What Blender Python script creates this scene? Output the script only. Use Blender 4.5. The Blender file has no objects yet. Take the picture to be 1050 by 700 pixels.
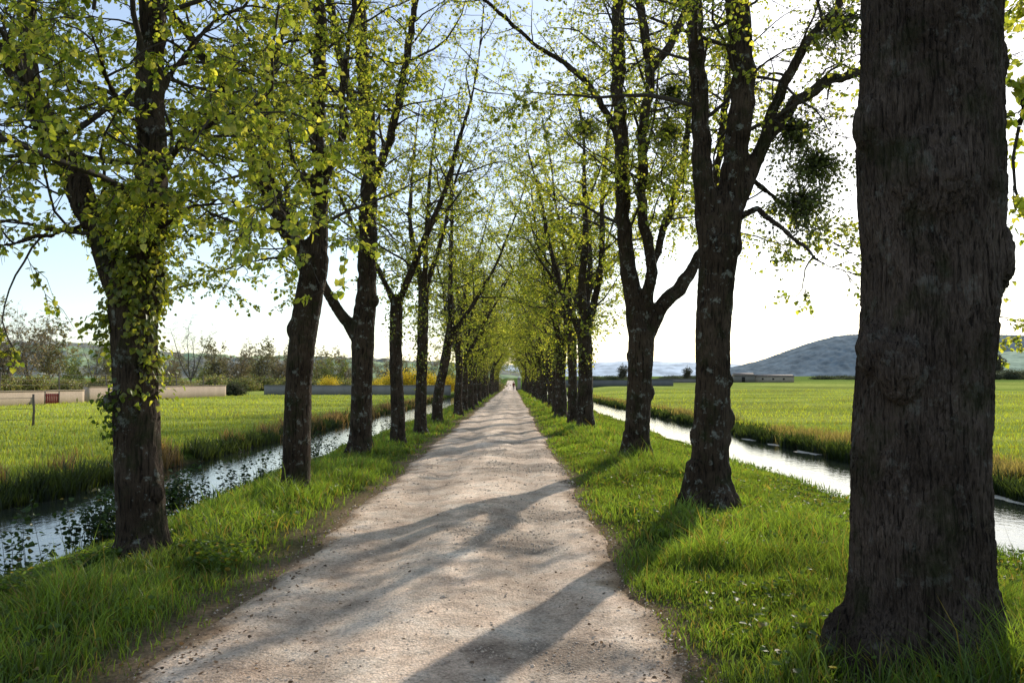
import bpy, math, random
import numpy as np
from mathutils import Vector
rng = np.random.default_rng(11)
random.seed(11)
scene = bpy.context.scene
COL = scene.collection
F = 880.0; CAMH = 1.7; PITCH = math.atan(42 / F)
SUN_AZ = math.radians(25); SUN_EL = math.radians(23)

def at(px, py, Y):
    """photo pixel (1050x700) + distance ahead -> world point"""
    x = (px - 525) / F; y = (350 - py) / F
    c, s = math.cos(PITCH), math.sin(PITCH)
    dy, dz = c - y * s, s + y * c
    k = Y / dy
    return np.array([x * k, Y, CAMH + dz * k])

# ------------------------------------------------------------------ noise
def _hash(ix, iy, iz):
    h = (ix.astype(np.int64) * 374761393 + iy.astype(np.int64) * 668265263 + iz.astype(np.int64) * 1274126177) & 0xffffffff
    h = ((h ^ (h >> 13)) * 1103515245) & 0xffffffff
    h = ((h ^ (h >> 16)) * 1911520717) & 0xffffffff
    return ((h ^ (h >> 15)) & 0xffffff) / float(0xffffff)
def vnoise(p):
    p = np.asarray(p, float); i = np.floor(p); f = p - i; u = f * f * (3 - 2 * f)
    i = i.astype(np.int64); r = 0
    for dx in (0, 1):
        wx = u[..., 0] if dx else 1 - u[..., 0]
        for dy in (0, 1):
            wy = u[..., 1] if dy else 1 - u[..., 1]
            for dz in (0, 1):
                wz = u[..., 2] if dz else 1 - u[..., 2]
                r = r + wx * wy * wz * _hash(i[..., 0] + dx, i[..., 1] + dy, i[..., 2] + dz)
    return r
def fbm(p, o=4):
    p = np.asarray(p, float); r = 0; a = .5; t = 0
    for k in range(o):
        r = r + a * vnoise(p * 2 ** k + 17.3 * k); t += a; a *= .5
    return r / t
def n2(x, y, s, o=3, seed=0.):
    return fbm(np.stack([x * s, y * s, np.zeros_like(x) + seed], -1), o)
def unit(v): return v / (np.linalg.norm(v, axis=-1, keepdims=True) + 1e-9)
def sstep(x, a, b):
    t = np.clip((x - a) / (b - a), 0, 1); return t * t * (3 - 2 * t)

# ------------------------------------------------------------------ mesh building
class Geo:
    def __init__(s): s.V = []; s.Fc = []; s.C = []; s.n = 0
    def add(s, v, fs, c=None):
        v = np.asarray(v, float).reshape(-1, 3)
        for f in (fs if isinstance(fs, list) else [fs]):
            s.Fc.append(np.asarray(f, np.int64) + s.n)
        s.V.append(v); s.n += len(v)
        s.C.append(np.broadcast_to(np.asarray(c if c is not None else (1, 1, 1), float), (len(v), 3)))
    def mesh(s, name, smooth=False):
        me = bpy.data.meshes.new(name)
        V = np.concatenate(s.V); C = np.concatenate(s.C)
        lt = np.concatenate([np.full(len(f), f.shape[1]) for f in s.Fc])
        li = np.concatenate([f.reshape(-1) for f in s.Fc])
        ls = np.concatenate([[0], np.cumsum(lt)[:-1]])
        me.vertices.add(len(V)); me.vertices.foreach_set('co', V.astype(np.float32).ravel())
        me.loops.add(len(li)); me.loops.foreach_set('vertex_index', li.astype(np.int32))
        me.polygons.add(len(lt)); me.polygons.foreach_set('loop_start', ls.astype(np.int32))
        me.polygons.foreach_set('loop_total', lt.astype(np.int32))
        if smooth: me.polygons.foreach_set('use_smooth', np.ones(len(lt), bool))
        me.update(calc_edges=True)
        a = me.attributes.new('col', 'FLOAT_COLOR', 'POINT')
        a.data.foreach_set('color', np.concatenate([C, np.ones((len(C), 1))], 1).astype(np.float32).ravel())
        return me
    def build(s, name, mat, parent=None, smooth=False):
        me = s.mesh(name, smooth); me.materials.append(mat)
        o = bpy.data.objects.new(name, me); COL.objects.link(o)
        if parent: o.parent = parent
        return o
    def box(s, c, d, col=None, rz=0., jit=0.):
        x, y, z = np.array(d) / 2
        v = np.array([[-x, -y, -z], [x, -y, -z], [x, y, -z], [-x, y, -z], [-x, -y, z], [x, -y, z], [x, y, z], [-x, y, z]])
        if jit: v = v + rng.normal(0, jit, v.shape)
        cr, sr = math.cos(rz), math.sin(rz)
        v = np.stack([v[:, 0] * cr - v[:, 1] * sr, v[:, 0] * sr + v[:, 1] * cr, v[:, 2]], 1) + np.array(c)
        s.add(v, np.array([[0, 3, 2, 1], [4, 5, 6, 7], [0, 1, 5, 4], [1, 2, 6, 5], [2, 3, 7, 6], [3, 0, 4, 7]]), col)
    def ball(s, c, r, nu=14, nv=9):
        r = np.broadcast_to(np.asarray(r, float), (3,))
        th = np.linspace(0, 2 * math.pi, nu, endpoint=False); ph = np.linspace(0, math.pi, nv + 1)[1:-1]
        v = [[0, 0, 1]] + [[math.sin(p) * math.cos(t), math.sin(p) * math.sin(t), math.cos(p)] for p in ph for t in th] + [[0, 0, -1]]
        q = [[1 + i * nu + j, 1 + (i + 1) * nu + j, 1 + (i + 1) * nu + (j + 1) % nu, 1 + i * nu + (j + 1) % nu] for i in range(nv - 2) for j in range(nu)]
        L = 1 + (nv - 1) * nu
        t = [[0, 1 + j, 1 + (j + 1) % nu] for j in range(nu)] + [[L, 1 + (nv - 2) * nu + (j + 1) % nu, 1 + (nv - 2) * nu + j] for j in range(nu)]
        s.add(np.array(v) * r + np.array(c), [np.array(q), np.array(t)])
    def tubes(s, P, R, seg=4, cap=False, col=None):
        """P (B,N,3) paths, R (B,N) radii"""
        P = np.asarray(P, float); R = np.asarray(R, float)
        if P.ndim == 2: P = P[None]; R = R[None]
        B, N, _ = P.shape
        T = unit(np.gradient(P, axis=1))
        D = unit(P[:, -1] - P[:, 0])
        ref = np.where(np.abs(D[:, 2:3]) > .7, np.array([[1., .13, .05]]), np.array([[.07, .03, 1.]]))
        ref = unit(ref - (ref * D).sum(-1, keepdims=True) * D)[:, None, :]
        U = unit(ref - (ref * T).sum(-1, keepdims=True) * T); W = np.cross(T, U)
        th = np.linspace(0, 2 * math.pi, seg, endpoint=False)
        ring = U[:, :, None] * np.cos(th)[None, None, :, None] + W[:, :, None] * np.sin(th)[None, None, :, None]
        V = P[:, :, None] + ring * R[:, :, None, None]
        b = np.arange(B)[:, None, None] * N * seg; i = np.arange(N - 1)[None, :, None] * seg; j = np.arange(seg)[None, None, :]
        j2 = (j + 1) % seg
        q = np.stack([b + i + j, b + i + j2, b + i + seg + j2, b + i + seg + j], -1).reshape(-1, 4)
        v = V.reshape(-1, 3); fs = [q]
        if cap:
            e0 = B * N * seg
            v = np.concatenate([v, P[:, 0], P[:, -1]])
            bb = np.arange(B)[:, None] * N * seg; jj = np.arange(seg)[None]; k = (jj + 1) % seg
            fs.append(np.stack([bb + k, bb + jj, np.broadcast_to(e0 + np.arange(B)[:, None], (B, seg))], -1).reshape(-1, 3))
            l = (N - 1) * seg
            fs.append(np.stack([bb + l + jj, bb + l + k, np.broadcast_to(e0 + B + np.arange(B)[:, None], (B, seg))], -1).reshape(-1, 3))
        s.add(v, fs, col)
    def leaves(s, P, D, Nn, size, col):
        """heart shaped leaves folded on the midrib; P,D,Nn (B,3)"""
        D = unit(D); X = unit(np.cross(D, Nn)); Nn = np.cross(X, D)
        sh = np.array([[0, 0, 0], [.46, .16, .13], [.36, .66, .1], [0, 1.05, -.1], [-.36, .66, .1], [-.46, .16, .13]])
        sz = np.asarray(size).reshape(-1, 1, 1)
        V = P[:, None] + sz * (X[:, None] * sh[None, :, 0:1] + D[:, None] * sh[None, :, 1:2] + Nn[:, None] * sh[None, :, 2:3])
        b = np.arange(len(P))[:, None] * 6
        q = np.concatenate([b + np.array([[0, 1, 2, 3]]), b + np.array([[0, 3, 4, 5]])])
        s.add(V.reshape(-1, 3), q, np.repeat(col, 6, axis=0))
    def blades(s, P, h, w, lean, col, tip=1.25):
        B = len(P); a = rng.uniform(0, 2 * math.pi, B)
        wd = np.stack([np.cos(a), np.sin(a), 0 * a], 1) * w[:, None] * .5
        m = P + lean * .32; m[:, 2] += h * .6; t = P + lean; t[:, 2] += h
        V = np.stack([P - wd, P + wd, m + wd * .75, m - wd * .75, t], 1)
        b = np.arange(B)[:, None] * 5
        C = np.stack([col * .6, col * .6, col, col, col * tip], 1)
        s.add(V.reshape(-1, 3), [b + np.array([[0, 1, 2, 3]]), b + np.array([[3, 2, 4]])], C.reshape(-1, 3))

def tag(o, label, cat=None, group=None, kind=None):
    o['label'] = label
    if cat: o['category'] = cat
    if group: o['group'] = group
    if kind: o['kind'] = kind
    return o
def empty(name, loc=(0, 0, 0), rz=0.):
    o = bpy.data.objects.new(name, None); COL.objects.link(o)
    o.location = loc; o.rotation_euler = (0, 0, rz); o.empty_display_size = .3
    return o
def copy_tree(o, parent=None):
    c = o.copy(); COL.objects.link(c); c.parent = parent
    for ch in list(o.children): copy_tree(ch, c)
    return c

# ------------------------------------------------------------------ materials
def mat(name):
    m = bpy.data.materials.new(name); m.use_nodes = True
    nt = m.node_tree; nt.nodes.clear()
    out = nt.nodes.new('ShaderNodeOutputMaterial')
    def N(t, **k):
        n = nt.nodes.new('ShaderNode' + t)
        for a, b in k.items():
            if a.startswith('i_'): n.inputs[a[2:].replace('_', ' ')].default_value = b
            else: setattr(n, a, b)
        return n
    return m, nt, out, N
def ramp(N, stops, interp='LINEAR'):
    r = N('ValToRGB'); e = r.color_ramp.elements; r.color_ramp.interpolation = interp
    while len(e) < len(stops): e.new(.5)
    for k, (p, c) in zip(e, stops):
        k.position = p; k.color = (*c, 1) if len(c) == 3 else c
    return r
def mixc(nt, N, mode, fac, a, b):
    n = N('MixRGB', blend_type=mode)
    for i, v in ((0, fac), (1, a), (2, b)):
        if hasattr(v, 'is_linked'): nt.links.new(v, n.inputs[i])
        elif isinstance(v, tuple): n.inputs[i].default_value = (*v, 1)
        else: n.inputs[i].default_value = v
    return n.outputs[0]

def leaf_material(name, trans=(2.5, 2.3, .85), fac=.64, gloss=.04):
    m, nt, out, N = mat(name); L = nt.links.new
    at_ = N('Attribute', attribute_name='col')
    d = N('BsdfDiffuse'); t = N('BsdfTranslucent'); g = N('BsdfGlossy', i_Roughness=.42)
    L(at_.outputs['Color'], d.inputs[0])
    L(mixc(nt, N, 'MULTIPLY', 1., at_.outputs['Color'], trans), t.inputs[0])
    m1 = N('MixShader'); m1.inputs[0].default_value = fac; L(d.outputs[0], m1.inputs[1]); L(t.outputs[0], m1.inputs[2])
    m2 = N('MixShader'); m2.inputs[0].default_value = gloss; L(m1.outputs[0], m2.inputs[1]); L(g.outputs[0], m2.inputs[2])
    L(m2.outputs[0], out.inputs[0]); return m

def bark_material(name, lo, hi, lichen=.5, scale=1.):
    m, nt, out, N = mat(name); L = nt.links.new
    tc = N('TexCoord'); mp = N('Mapping'); mp.inputs['Scale'].default_value = (34 * scale, 34 * scale, 3.4 * scale)
    L(tc.outputs['Object'], mp.inputs[0])
    w = N('TexNoise', i_Scale=3., i_Detail=2.); L(tc.outputs['Object'], w.inputs['Vector'])
    v = N('VectorMath', operation='MULTIPLY_ADD'); v.inputs[1].default_value = (2.2, 2.2, 2.2)
    L(w.outputs['Color'], v.inputs[0]); L(mp.outputs[0], v.inputs[2])
    n1 = N('TexNoise', i_Scale=1., i_Detail=4., i_Roughness=.6); L(v.outputs[0], n1.inputs['Vector'])
    r1 = ramp(N, [(.33, (0, 0, 0)), (.52, (1, 1, 1)), (.7, (.35, .35, .35))]); L(n1.outputs[0], r1.inputs[0])
    n2_ = N('TexNoise', i_Scale=55., i_Detail=4., i_Roughness=.7); L(tc.outputs['Object'], n2_.inputs['Vector'])
    h = N('Math', operation='MULTIPLY_ADD'); h.inputs[1].default_value = .35
    L(n2_.outputs[0], h.inputs[0]); L(r1.outputs[0], h.inputs[2])
    col = mixc(nt, N, 'MIX', r1.outputs[0], lo, hi)
    big = N('TexNoise', i_Scale=2.3, i_Detail=3.); L(tc.outputs['Object'], big.inputs['Vector'])
    br = ramp(N, [(.35, (.55, .5, .45)), (.65, (1.2, 1.15, 1.1))]); L(big.outputs[0], br.inputs[0])
    col = mixc(nt, N, 'MULTIPLY', 1., col, br.outputs[0])
    # lichen and moss
    ln = N('TexNoise', i_Scale=7., i_Detail=6., i_Roughness=.72); L(tc.outputs['Object'], ln.inputs['Vector'])
    lr = ramp(N, [(.57, (0, 0, 0)), (.64, (1, 1, 1))]); L(ln.outputs[0], lr.inputs[0])
    lf = N('Math', operation='MULTIPLY'); lf.inputs[1].default_value = lichen; L(lr.outputs[0], lf.inputs[0])
    col = mixc(nt, N, 'MIX', lf.outputs[0], col, (.33, .34, .30))
    mn = N('TexNoise', i_Scale=3.1, i_Detail=5., i_Roughness=.65)
    mv = N('Mapping'); mv.inputs['Location'].default_value = (4, 7, 2); L(tc.outputs['Object'], mv.inputs[0]); L(mv.outputs[0], mn.inputs['Vector'])
    mr = ramp(N, [(.52, (0, 0, 0)), (.68, (.75, .75, .75))]); L(mn.outputs[0], mr.inputs[0])
    col = mixc(nt, N, 'MIX', mr.outputs[0], col, (.035, .042, .014))
    b = N('Bump', i_Strength=1., i_Distance=.035); L(h.outputs[0], b.inputs['Height'])
    p = N('BsdfPrincipled', i_Roughness=.93); p.inputs['Specular IOR Level'].default_value = .15
    L(col, p.inputs['Base Color']); L(b.outputs[0], p.inputs['Normal']); L(p.outputs[0], out.inputs[0])
    return m

def simple(name, c, rough=.85, var=.3, scale=8., bump=.3, dist=.02, attr=False, spec=.3):
    m, nt, out, N = mat(name); L = nt.links.new
    tc = N('TexCoord'); n = N('TexNoise', i_Scale=scale, i_Detail=6., i_Roughness=.65); L(tc.outputs['Object'], n.inputs['Vector'])
    r = ramp(N, [(.3, (1 - var,) * 3), (.7, (1 + var,) * 3)]); L(n.outputs[0], r.inputs[0])
    base = c
    if attr: base = N('Attribute', attribute_name='col').outputs['Color']
    col = mixc(nt, N, 'MULTIPLY', 1., base, r.outputs[0])
    b = N('Bump', i_Strength=bump, i_Distance=dist); L(n.outputs[0], b.inputs['Height'])
    p = N('BsdfPrincipled', i_Roughness=rough); p.inputs['Specular IOR Level'].default_value = spec
    L(col, p.inputs['Base Color']); L(b.outputs[0], p.inputs['Normal']); L(p.outputs[0], out.inputs[0])
    return m

def ground_material():
    m, nt, out, N = mat('turf_and_soil'); L = nt.links.new
    tc = N('TexCoord'); a = N('Attribute', attribute_name='col')
    n = N('TexNoise', i_Scale=22., i_Detail=6., i_Roughness=.75); L(tc.outputs['Object'], n.inputs['Vector'])
    n3 = N('TexNoise', i_Scale=.35, i_Detail=5., i_Roughness=.6); L(tc.outputs['Object'], n3.inputs['Vector'])
    r = ramp(N, [(.3, (.45, .45, .45)), (.7, (1.5, 1.5, 1.5))]); L(n.outputs[0], r.inputs[0])
    r3 = ramp(N, [(.3, (.78, .8, .7)), (.7, (1.2, 1.15, 1.2))]); L(n3.outputs[0], r3.inputs[0])
    c = mixc(nt, N, 'MULTIPLY', 1., a.outputs['Color'], r.outputs[0]); c = mixc(nt, N, 'MULTIPLY', 1., c, r3.outputs[0])
    b = N('Bump', i_Strength=.8, i_Distance=.06); L(n.outputs[0], b.inputs['Height'])
    p = N('BsdfPrincipled', i_Roughness=1.); p.inputs['Specular IOR Level'].default_value = 0.
    L(c, p.inputs['Base Color']); L(b.outputs[0], p.inputs['Normal']); L(p.outputs[0], out.inputs[0]); return m

def path_material():
    m, nt, out, N = mat('packed_limestone_gravel'); L = nt.links.new
    tc = N('TexCoord')
    n1 = N('TexNoise', i_Scale=1.6, i_Detail=9., i_Roughness=.68); L(tc.outputs['Object'], n1.inputs['Vector'])
    n2_ = N('TexNoise', i_Scale=34., i_Detail=6., i_Roughness=.75); L(tc.outputs['Object'], n2_.inputs['Vector'])
    vo = N('TexVoronoi', i_Scale=52.); L(tc.outputs['Object'], vo.inputs['Vector'])
    mp = N('Mapping'); mp.inputs['Scale'].default_value = (2.4, .28, 1); L(tc.outputs['Object'], mp.inputs[0])
    n4 = N('TexNoise', i_Scale=1., i_Detail=4.); L(mp.outputs[0], n4.inputs['Vector'])
    r1 = ramp(N, [(.34, (.68, .51, .39)), (.47, (.98, .77, .60)), (.66, (1., .87, .73))]); L(n1.outputs[0], r1.inputs[0])
    r2 = ramp(N, [(.32, (.48, .45, .42)), (.55, (1.2, 1.2, 1.2))]); L(n2_.outputs[0], r2.inputs[0])
    r4 = ramp(N, [(.35, (.80, .77, .74)), (.6, (1.08, 1.06, 1.03))]); L(n4.outputs[0], r4.inputs[0])
    rv = ramp(N, [(.0, (1.2, 1.2, 1.2)), (.5, (.78, .78, .78))]); L(vo.outputs['Distance'], rv.inputs[0])
    at_ = N('Attribute', attribute_name='col')
    c = mixc(nt, N, 'MULTIPLY', 1., r1.outputs[0], r2.outputs[0]); c = mixc(nt, N, 'MULTIPLY', 1., c, r4.outputs[0])
    c = mixc(nt, N, 'MULTIPLY', .8, c, rv.outputs[0]); c = mixc(nt, N, 'MULTIPLY', 1., c, at_.outputs['Color'])
    h = N('Math', operation='SUBTRACT'); L(n2_.outputs[0], h.inputs[0])
    hv = N('Math', operation='MULTIPLY'); hv.inputs[1].default_value = .5; L(vo.outputs['Distance'], hv.inputs[0]); L(hv.outputs[0], h.inputs[1])
    b = N('Bump', i_Strength=.75, i_Distance=.025); L(h.outputs[0], b.inputs['Height'])
    p = N('BsdfPrincipled', i_Roughness=.9); p.inputs['Specular IOR Level'].default_value = .2
    L(c, p.inputs['Base Color']); L(b.outputs[0], p.inputs['Normal']); L(p.outputs[0], out.inputs[0]); return m

def water_material():
    m, nt, out, N = mat('ditch_water'); L = nt.links.new
    tc = N('TexCoord'); mp = N('Mapping'); mp.inputs['Scale'].default_value = (1, .6, 1); L(tc.outputs['Object'], mp.inputs[0])
    n = N('TexNoise', i_Scale=5.5, i_Detail=4., i_Roughness=.6); L(mp.outputs[0], n.inputs['Vector'])
    b = N('Bump', i_Strength=.24, i_Distance=.03); L(n.outputs[0], b.inputs['Height'])
    p = N('BsdfPrincipled', i_Roughness=.03, i_IOR=1.45); p.inputs['Base Color'].default_value = (.02, .026, .02, 1)
    L(b.outputs[0], p.inputs['Normal']); L(p.outputs[0], out.inputs[0]); return m

M = {}
M['leaf'] = leaf_material('lime_leaf')
M['grass'] = leaf_material('grass_blade', trans=(2.0, 1.75, .6), fac=.55, gloss=.03)
M['shrub'] = leaf_material('shrub_leaf', trans=(1.2, 1.2, .8), fac=.35)
M['bark'] = bark_material('lime_bark', (.018, .013, .010), (.105, .078, .058), .8)
M['bark_big'] = bark_material('old_lime_bark', (.016, .012, .010), (.15, .118, .10), .3, 1.5)
M['twig'] = simple('twig_bark', (.05, .04, .03), var=.4, scale=20)
M['grey_twig'] = simple('grey_twig_bark', (.15, .125, .10), var=.3, scale=10)
M['ground'] = ground_material()
M['path'] = path_material()
M['water'] = water_material()

# ------------------------------------------------------------------ terrain
WL = -.45
PX = np.array([-4000, -38, -14, -9.8, -8.9, -8.5, -8.1, -6.2, -5.7, -4.9, -4.1, -3.2, -2.45, -2.15, -2.0, .85, 1.0, 1.25, 2.6, 3.7, 5.4, 6.3, 6.8, 8.6, 9.1, 9.5, 10.2, 13, 60, 4000.])
PZ = np.array([0, -.05, -.1, -.12, -.22, -.5, -.75, -.75, -.48, -.32, -.1, .03, .01, -.03, -.05, -.05, -.03, .02, .04, -.02, -.32, -.48, -.75, -.75, -.5, -.22, -.12, -.1, -.05, .0])
LEDGE = lambda y: -2.15 + (n2(y * 0, y, .55, 3, 9.) - .5) * .35 + (n2(y * 0, y, 2.2, 4, 4.) - .5) * .2
REDGE = lambda y: 1.02 + (n2(y * 0, y, .5, 3, 31.) - .5) * .3 + (n2(y * 0, y, 2.2, 4, 14.) - .5) * .2

def gz(x, y):
    x = np.asarray(x, float); y = np.asarray(y, float)
    wig = (n2(x * .1, y, .22, 3, 2.) - .5) * 1.0 * sstep(np.abs(x + .5), 4.2, 6.0) + (n2(x * .3, y, 1.1, 2, 61.) - .5) * .5 * sstep(np.abs(x + .5), 4.6, 6.0)
    z = np.interp(x + wig, PX, PZ)
    z = z + (n2(x, y, .9, 3, 5.) - .5) * .09 * sstep(np.abs(x + .57), 1.7, 2.6)
    d = np.maximum(LEDGE(y) - x, x - REDGE(y))
    near = 1 - sstep(d, 0, .55)
    z = z * (1 - near) + near * (-.004 - .06 * sstep(-d, .04, .26))
    z = z + np.interp(y, [200, 600, 4000], [0, 4.8, 8])
    z = z + 1.25 * sstep(y, 60, 250) * sstep(x, 11, 22)
    return z
def axis(segs):
    r = []
    for a, b, n in segs: r += list(np.linspace(a, b, n, endpoint=False))
    r.append(segs[-1][1]); return np.array(r)
xs = axis([(-4000, -300, 14), (-300, -40, 26), (-40, -14, 40), (-14, -1.8, 90), (-1.8, .7, 8), (.7, 14, 96), (14, 60, 50), (60, 300, 30), (300, 4000, 14)])
ys = axis([(-40, 1, 40), (1, 26, 150), (26, 60, 100), (60, 200, 140), (200, 700, 60), (700, 4500, 24)])
GX, GY = np.meshgrid(xs, ys); GZ = gz(GX, GY)
nx = len(xs); ny = len(ys)
ii = (np.arange(ny - 1)[:, None] * nx + np.arange(nx - 1)[None]).reshape(-1)
gq = np.stack([ii, ii + 1, ii + nx + 1, ii + nx], 1)
fld = np.array([.37, .42, .10]); vrg = np.array([.045, .07, .015]); soil = np.array([.27, .20, .135]); mud = np.array([.05, .042, .028])
def mixv(a, b, t): return a * (1 - t[..., None]) + b * t[..., None]
isf = np.maximum(sstep(-GX, 9.0, 10.5), sstep(GX, 10.3, 12.))
gc = mixv(vrg, fld, isf)
pat = n2(GX, GY, .12, 4, 3.); gc = gc * (.75 + .5 * pat[..., None]); gc = mixv(gc, gc * np.array([.72, .8, .7]), isf * sstep(n2(GX * .25, GY, .16, 4, 66.), .48, .58))
gc = mixv(gc, np.array([.20, .22, .06]), isf * sstep(n2(GX, GY, .05, 3, 8.), .5, .65) * .6)
edge = np.exp(-np.maximum(LEDGE(GY) - GX, 0) / .38) * (GX < 0) + np.exp(-np.maximum(GX - REDGE(GY), 0) / .15) * (GX > 0); edge = edge * (.5 + n2(GX, GY, 2.2, 4, 19.))
gc = mixv(gc, soil, np.clip(edge * 1.1, 0, 1))
gc = mixv(gc, mud, 1 - sstep(GZ, -.48, -.25))
gc = mixv(gc, np.array([.11, .18, .045]), sstep(GY, 200, 300) * .7)
g = Geo(); g.add(np.stack([GX, GY, GZ], -1).reshape(-1, 3), gq, gc.reshape(-1, 3))
tag(g.build('ground', M['ground'], smooth=True), 'grassy ground with verges, ditch banks and flat meadows', kind='structure')

# path: own sheet with ragged edges
py_ = axis([(-12, 1, 40), (1, 14, 420), (14, 40, 300), (40, 190, 300), (190, 420, 60)])
nu = 70
le = LEDGE(py_); re = REDGE(py_)
u = np.linspace(0, 1, nu)[None]
X = le[:, None] * (1 - u) + re[:, None] * u; Y = np.repeat(py_[:, None], nu, 1)
base = np.interp(Y, [200, 600, 4000], [0, 4.8, 8])
e = np.minimum(u, 1 - u)
Z = base + .012 + .035 * np.sin(np.pi * u) - .045 * np.exp(-((u - .27) / .09) ** 2) - .045 * np.exp(-((u - .75) / .09) ** 2) + (n2(X, Y, .8, 4, 6.) - .5) * .035 * sstep(e, 0, .15) + (n2(X, Y, 9., 3, 6.) - .5) * .02 * sstep(e, 0, .08) - .03 * (1 - sstep(e + 0 * Y, 0, .035))
ii = (np.arange(len(py_) - 1)[:, None] * nu + np.arange(nu - 1)[None]).reshape(-1)
grav = sstep(n2(X, Y, .9, 4, 21.), .55, .66) * sstep(u + 0 * Y, .3, .5)
pc = np.ones(X.shape + (3,)) * (1 - .42 * grav[..., None]) * (.86 + .14 * np.cos((u - .52) * 12))[..., None]
pc = pc * mixv(np.array([1., 1, 1]), np.array([.42, .37, .30]), 1 - sstep(e + (n2(X, Y, 3., 4, 2.) - .5) * .16, .0, .09))
blo = n2(X, Y * .6, 1.7, 5, 88.); pc = pc * (1 - .22 * sstep(blo, .53, .60))[..., None] * (1 - .2 * sstep(n2(X, Y, 6., 4, 93.), .55, .68))[..., None]
g = Geo(); g.add(np.stack([X, Y, Z], -1).reshape(-1, 3), np.stack([ii, ii + 1, ii + nu + 1, ii + nu], 1), pc.reshape(-1, 3))
tag(g.build('path', M['path'], smooth=True), 'pale straight gravel track running down the middle of the avenue', kind='structure')
def pz(x, y): return .03 + 0 * x

# ditches' water
def sheet(name, x0, x1, y0, y1, z, label):
    yy = np.linspace(y0, y1, 60); g = Geo()
    v = np.stack([np.stack([0 * yy + x0, yy, 0 * yy + z], 1), np.stack([0 * yy + x1, yy, 0 * yy + z], 1)], 1).reshape(-1, 3)
    k = np.arange(59) * 2
    g.add(v, np.stack([k, k + 1, k + 3, k + 2], 1)); tag(g.build(name, M['water']), label, kind='structure')
sheet('water', -9.2, -4.9, -20, 199, WL, 'still ditch water left of the avenue reflecting blue sky')
sheet('water', 5.6, 9.9, -20, 199, WL, 'narrow ditch water right of the avenue reflecting bright sky')

# ------------------------------------------------------------------ grass
def gcol(n, base, var=.25, yel=.15):
    c = np.tile(np.array(base), (n, 1)) * rng.uniform(1 - var, 1 + var, (n, 1))
    k = rng.random(n) < yel; c[k] = np.array([.20, .17, .06]) * rng.uniform(.7, 1.2, (k.sum(), 1)); return c
def scatter(n, x0, x1, y0, y1, decay=0.):
    x = rng.uniform(x0, x1, n)
    if decay:  # more points near
        t = rng.random(n); y = 1 / ((1 / y0) * (1 - t) + (1 / y1) * t)
    else: y = rng.uniform(y0, y1, n)
    return x, y
gv = Geo()
def verge(x0, x1, y0, y1, n, hh, w, decay=0.):
    x, y = scatter(n, x0, x1, y0, y1, decay)
    keep = np.abs(x) < .72 * y + 1.0
    tuft = sstep(n2(x, y, 2.6, 2, 71.), .5, .75) * .42 + .06
    keep &= (x < LEDGE(y) + rng.random(n) * tuft * .7) | (x > REDGE(y) - rng.random(n) * tuft)
    d = np.maximum(LEDGE(y) - x, x - REDGE(y))
    worn = np.clip(d / .75, 0, 1) * np.where(x < 0, .55, 1.) + np.where(x < 0, .0, .2)
    worn = np.where(x < 0, np.clip((d - .05) / .8, .10, 1), np.clip((d + .1) / .5, .2, 1))
    keep &= rng.random(n) < worn * (.35 + 1.0 * sstep(n2(x, y, 1.3, 3, 12.), .3, .55))
    x, y, d = x[keep], y[keep], d[keep]; z = gz(x, y)
    k = z > WL + .02; x, y, z, d = x[k], y[k], z[k], d[k]; n = len(x)
    cl = n2(x, y, 1.1, 3, 40.)
    cl2 = n2(x, y, 3.2, 2, 47.)
    h = hh * rng.uniform(.35, 1.2, n) * (.25 + 2.2 * cl ** 1.6) * (.45 + 1.1 * cl2) * np.clip(.3 + d * .75, .25, 1.1) * (1 - .6 * sstep(np.abs(x + .4), 3.5, 4.6))
    h[rng.random(n) < .02] *= 1.7
    P = np.stack([x, y, z - .01], 1)
    a = rng.uniform(0, 2 * math.pi, n) ; l = h * rng.uniform(.15, .85, n)
    lean = np.stack([np.cos(a) * l, np.sin(a) * l, -l * .15], 1)
    c = gcol(n, (.112, .185, .034), .42, .13) * (.45 + 1.1 * n2(x, y, 1.6, 3, 5.))[:, None]
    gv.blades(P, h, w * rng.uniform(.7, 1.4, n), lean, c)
verge(-6.4, -2.0, 2.6, 8, 60000, .22, .0075); verge(.95, 6.8, 2.4, 8, 110000, .25, .0075)
verge(-6.4, -2.0, 8, 20, 75000, .2, .012); verge(.95, 7.0, 8, 20, 90000, .2, .012)
verge(-6.4, -2.0, 20, 60, 60000, .2, .024, 1); verge(.95, 7.2, 20, 60, 70000, .2, .024, 1)
verge(-6.4, -2.0, 60, 195, 26000, .22, .06, 1); verge(.95, 7.2, 60, 195, 26000, .22, .06, 1)
tag(gv.build('verge_grass', M['grass']), 'long green grass on both verges of the gravel track', 'grass', kind='stuff')

gf = Geo()
def meadow(x0, x1, y0, y1, n, hh, w, band=0):
    x, y = scatter(n, x0, x1, y0, y1, 1); k = np.abs(x) < .68 * y + 2; x, y = x[k], y[k]
    z = gz(x, y); k = z > -.36; x, y, z = x[k], y[k], z[k]; n = len(x)
    h = hh * rng.uniform(.5, 1.3, n) * (.5 + n2(x, y, .6, 3, 7.)) * (.9 + y / 400)
    a = rng.uniform(0, 6.28, n); l = h * rng.uniform(.1, .6, n)
    c = gcol(n, (.26, .33, .055), .22, .10) * (.75 + .5 * n2(x, y, .25, 3, 2.))[:, None] * (1 - .25 * sstep(n2(x * .25, y, .16, 4, 66.), .48, .58))[:, None]
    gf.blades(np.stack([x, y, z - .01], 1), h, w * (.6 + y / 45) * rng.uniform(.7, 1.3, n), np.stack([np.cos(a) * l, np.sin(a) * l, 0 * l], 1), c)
meadow(-40, -8.6, 12, 118, 90000, .14, .02); meadow(9.7, 75, 14, 150, 130000, .13, .02)
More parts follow.
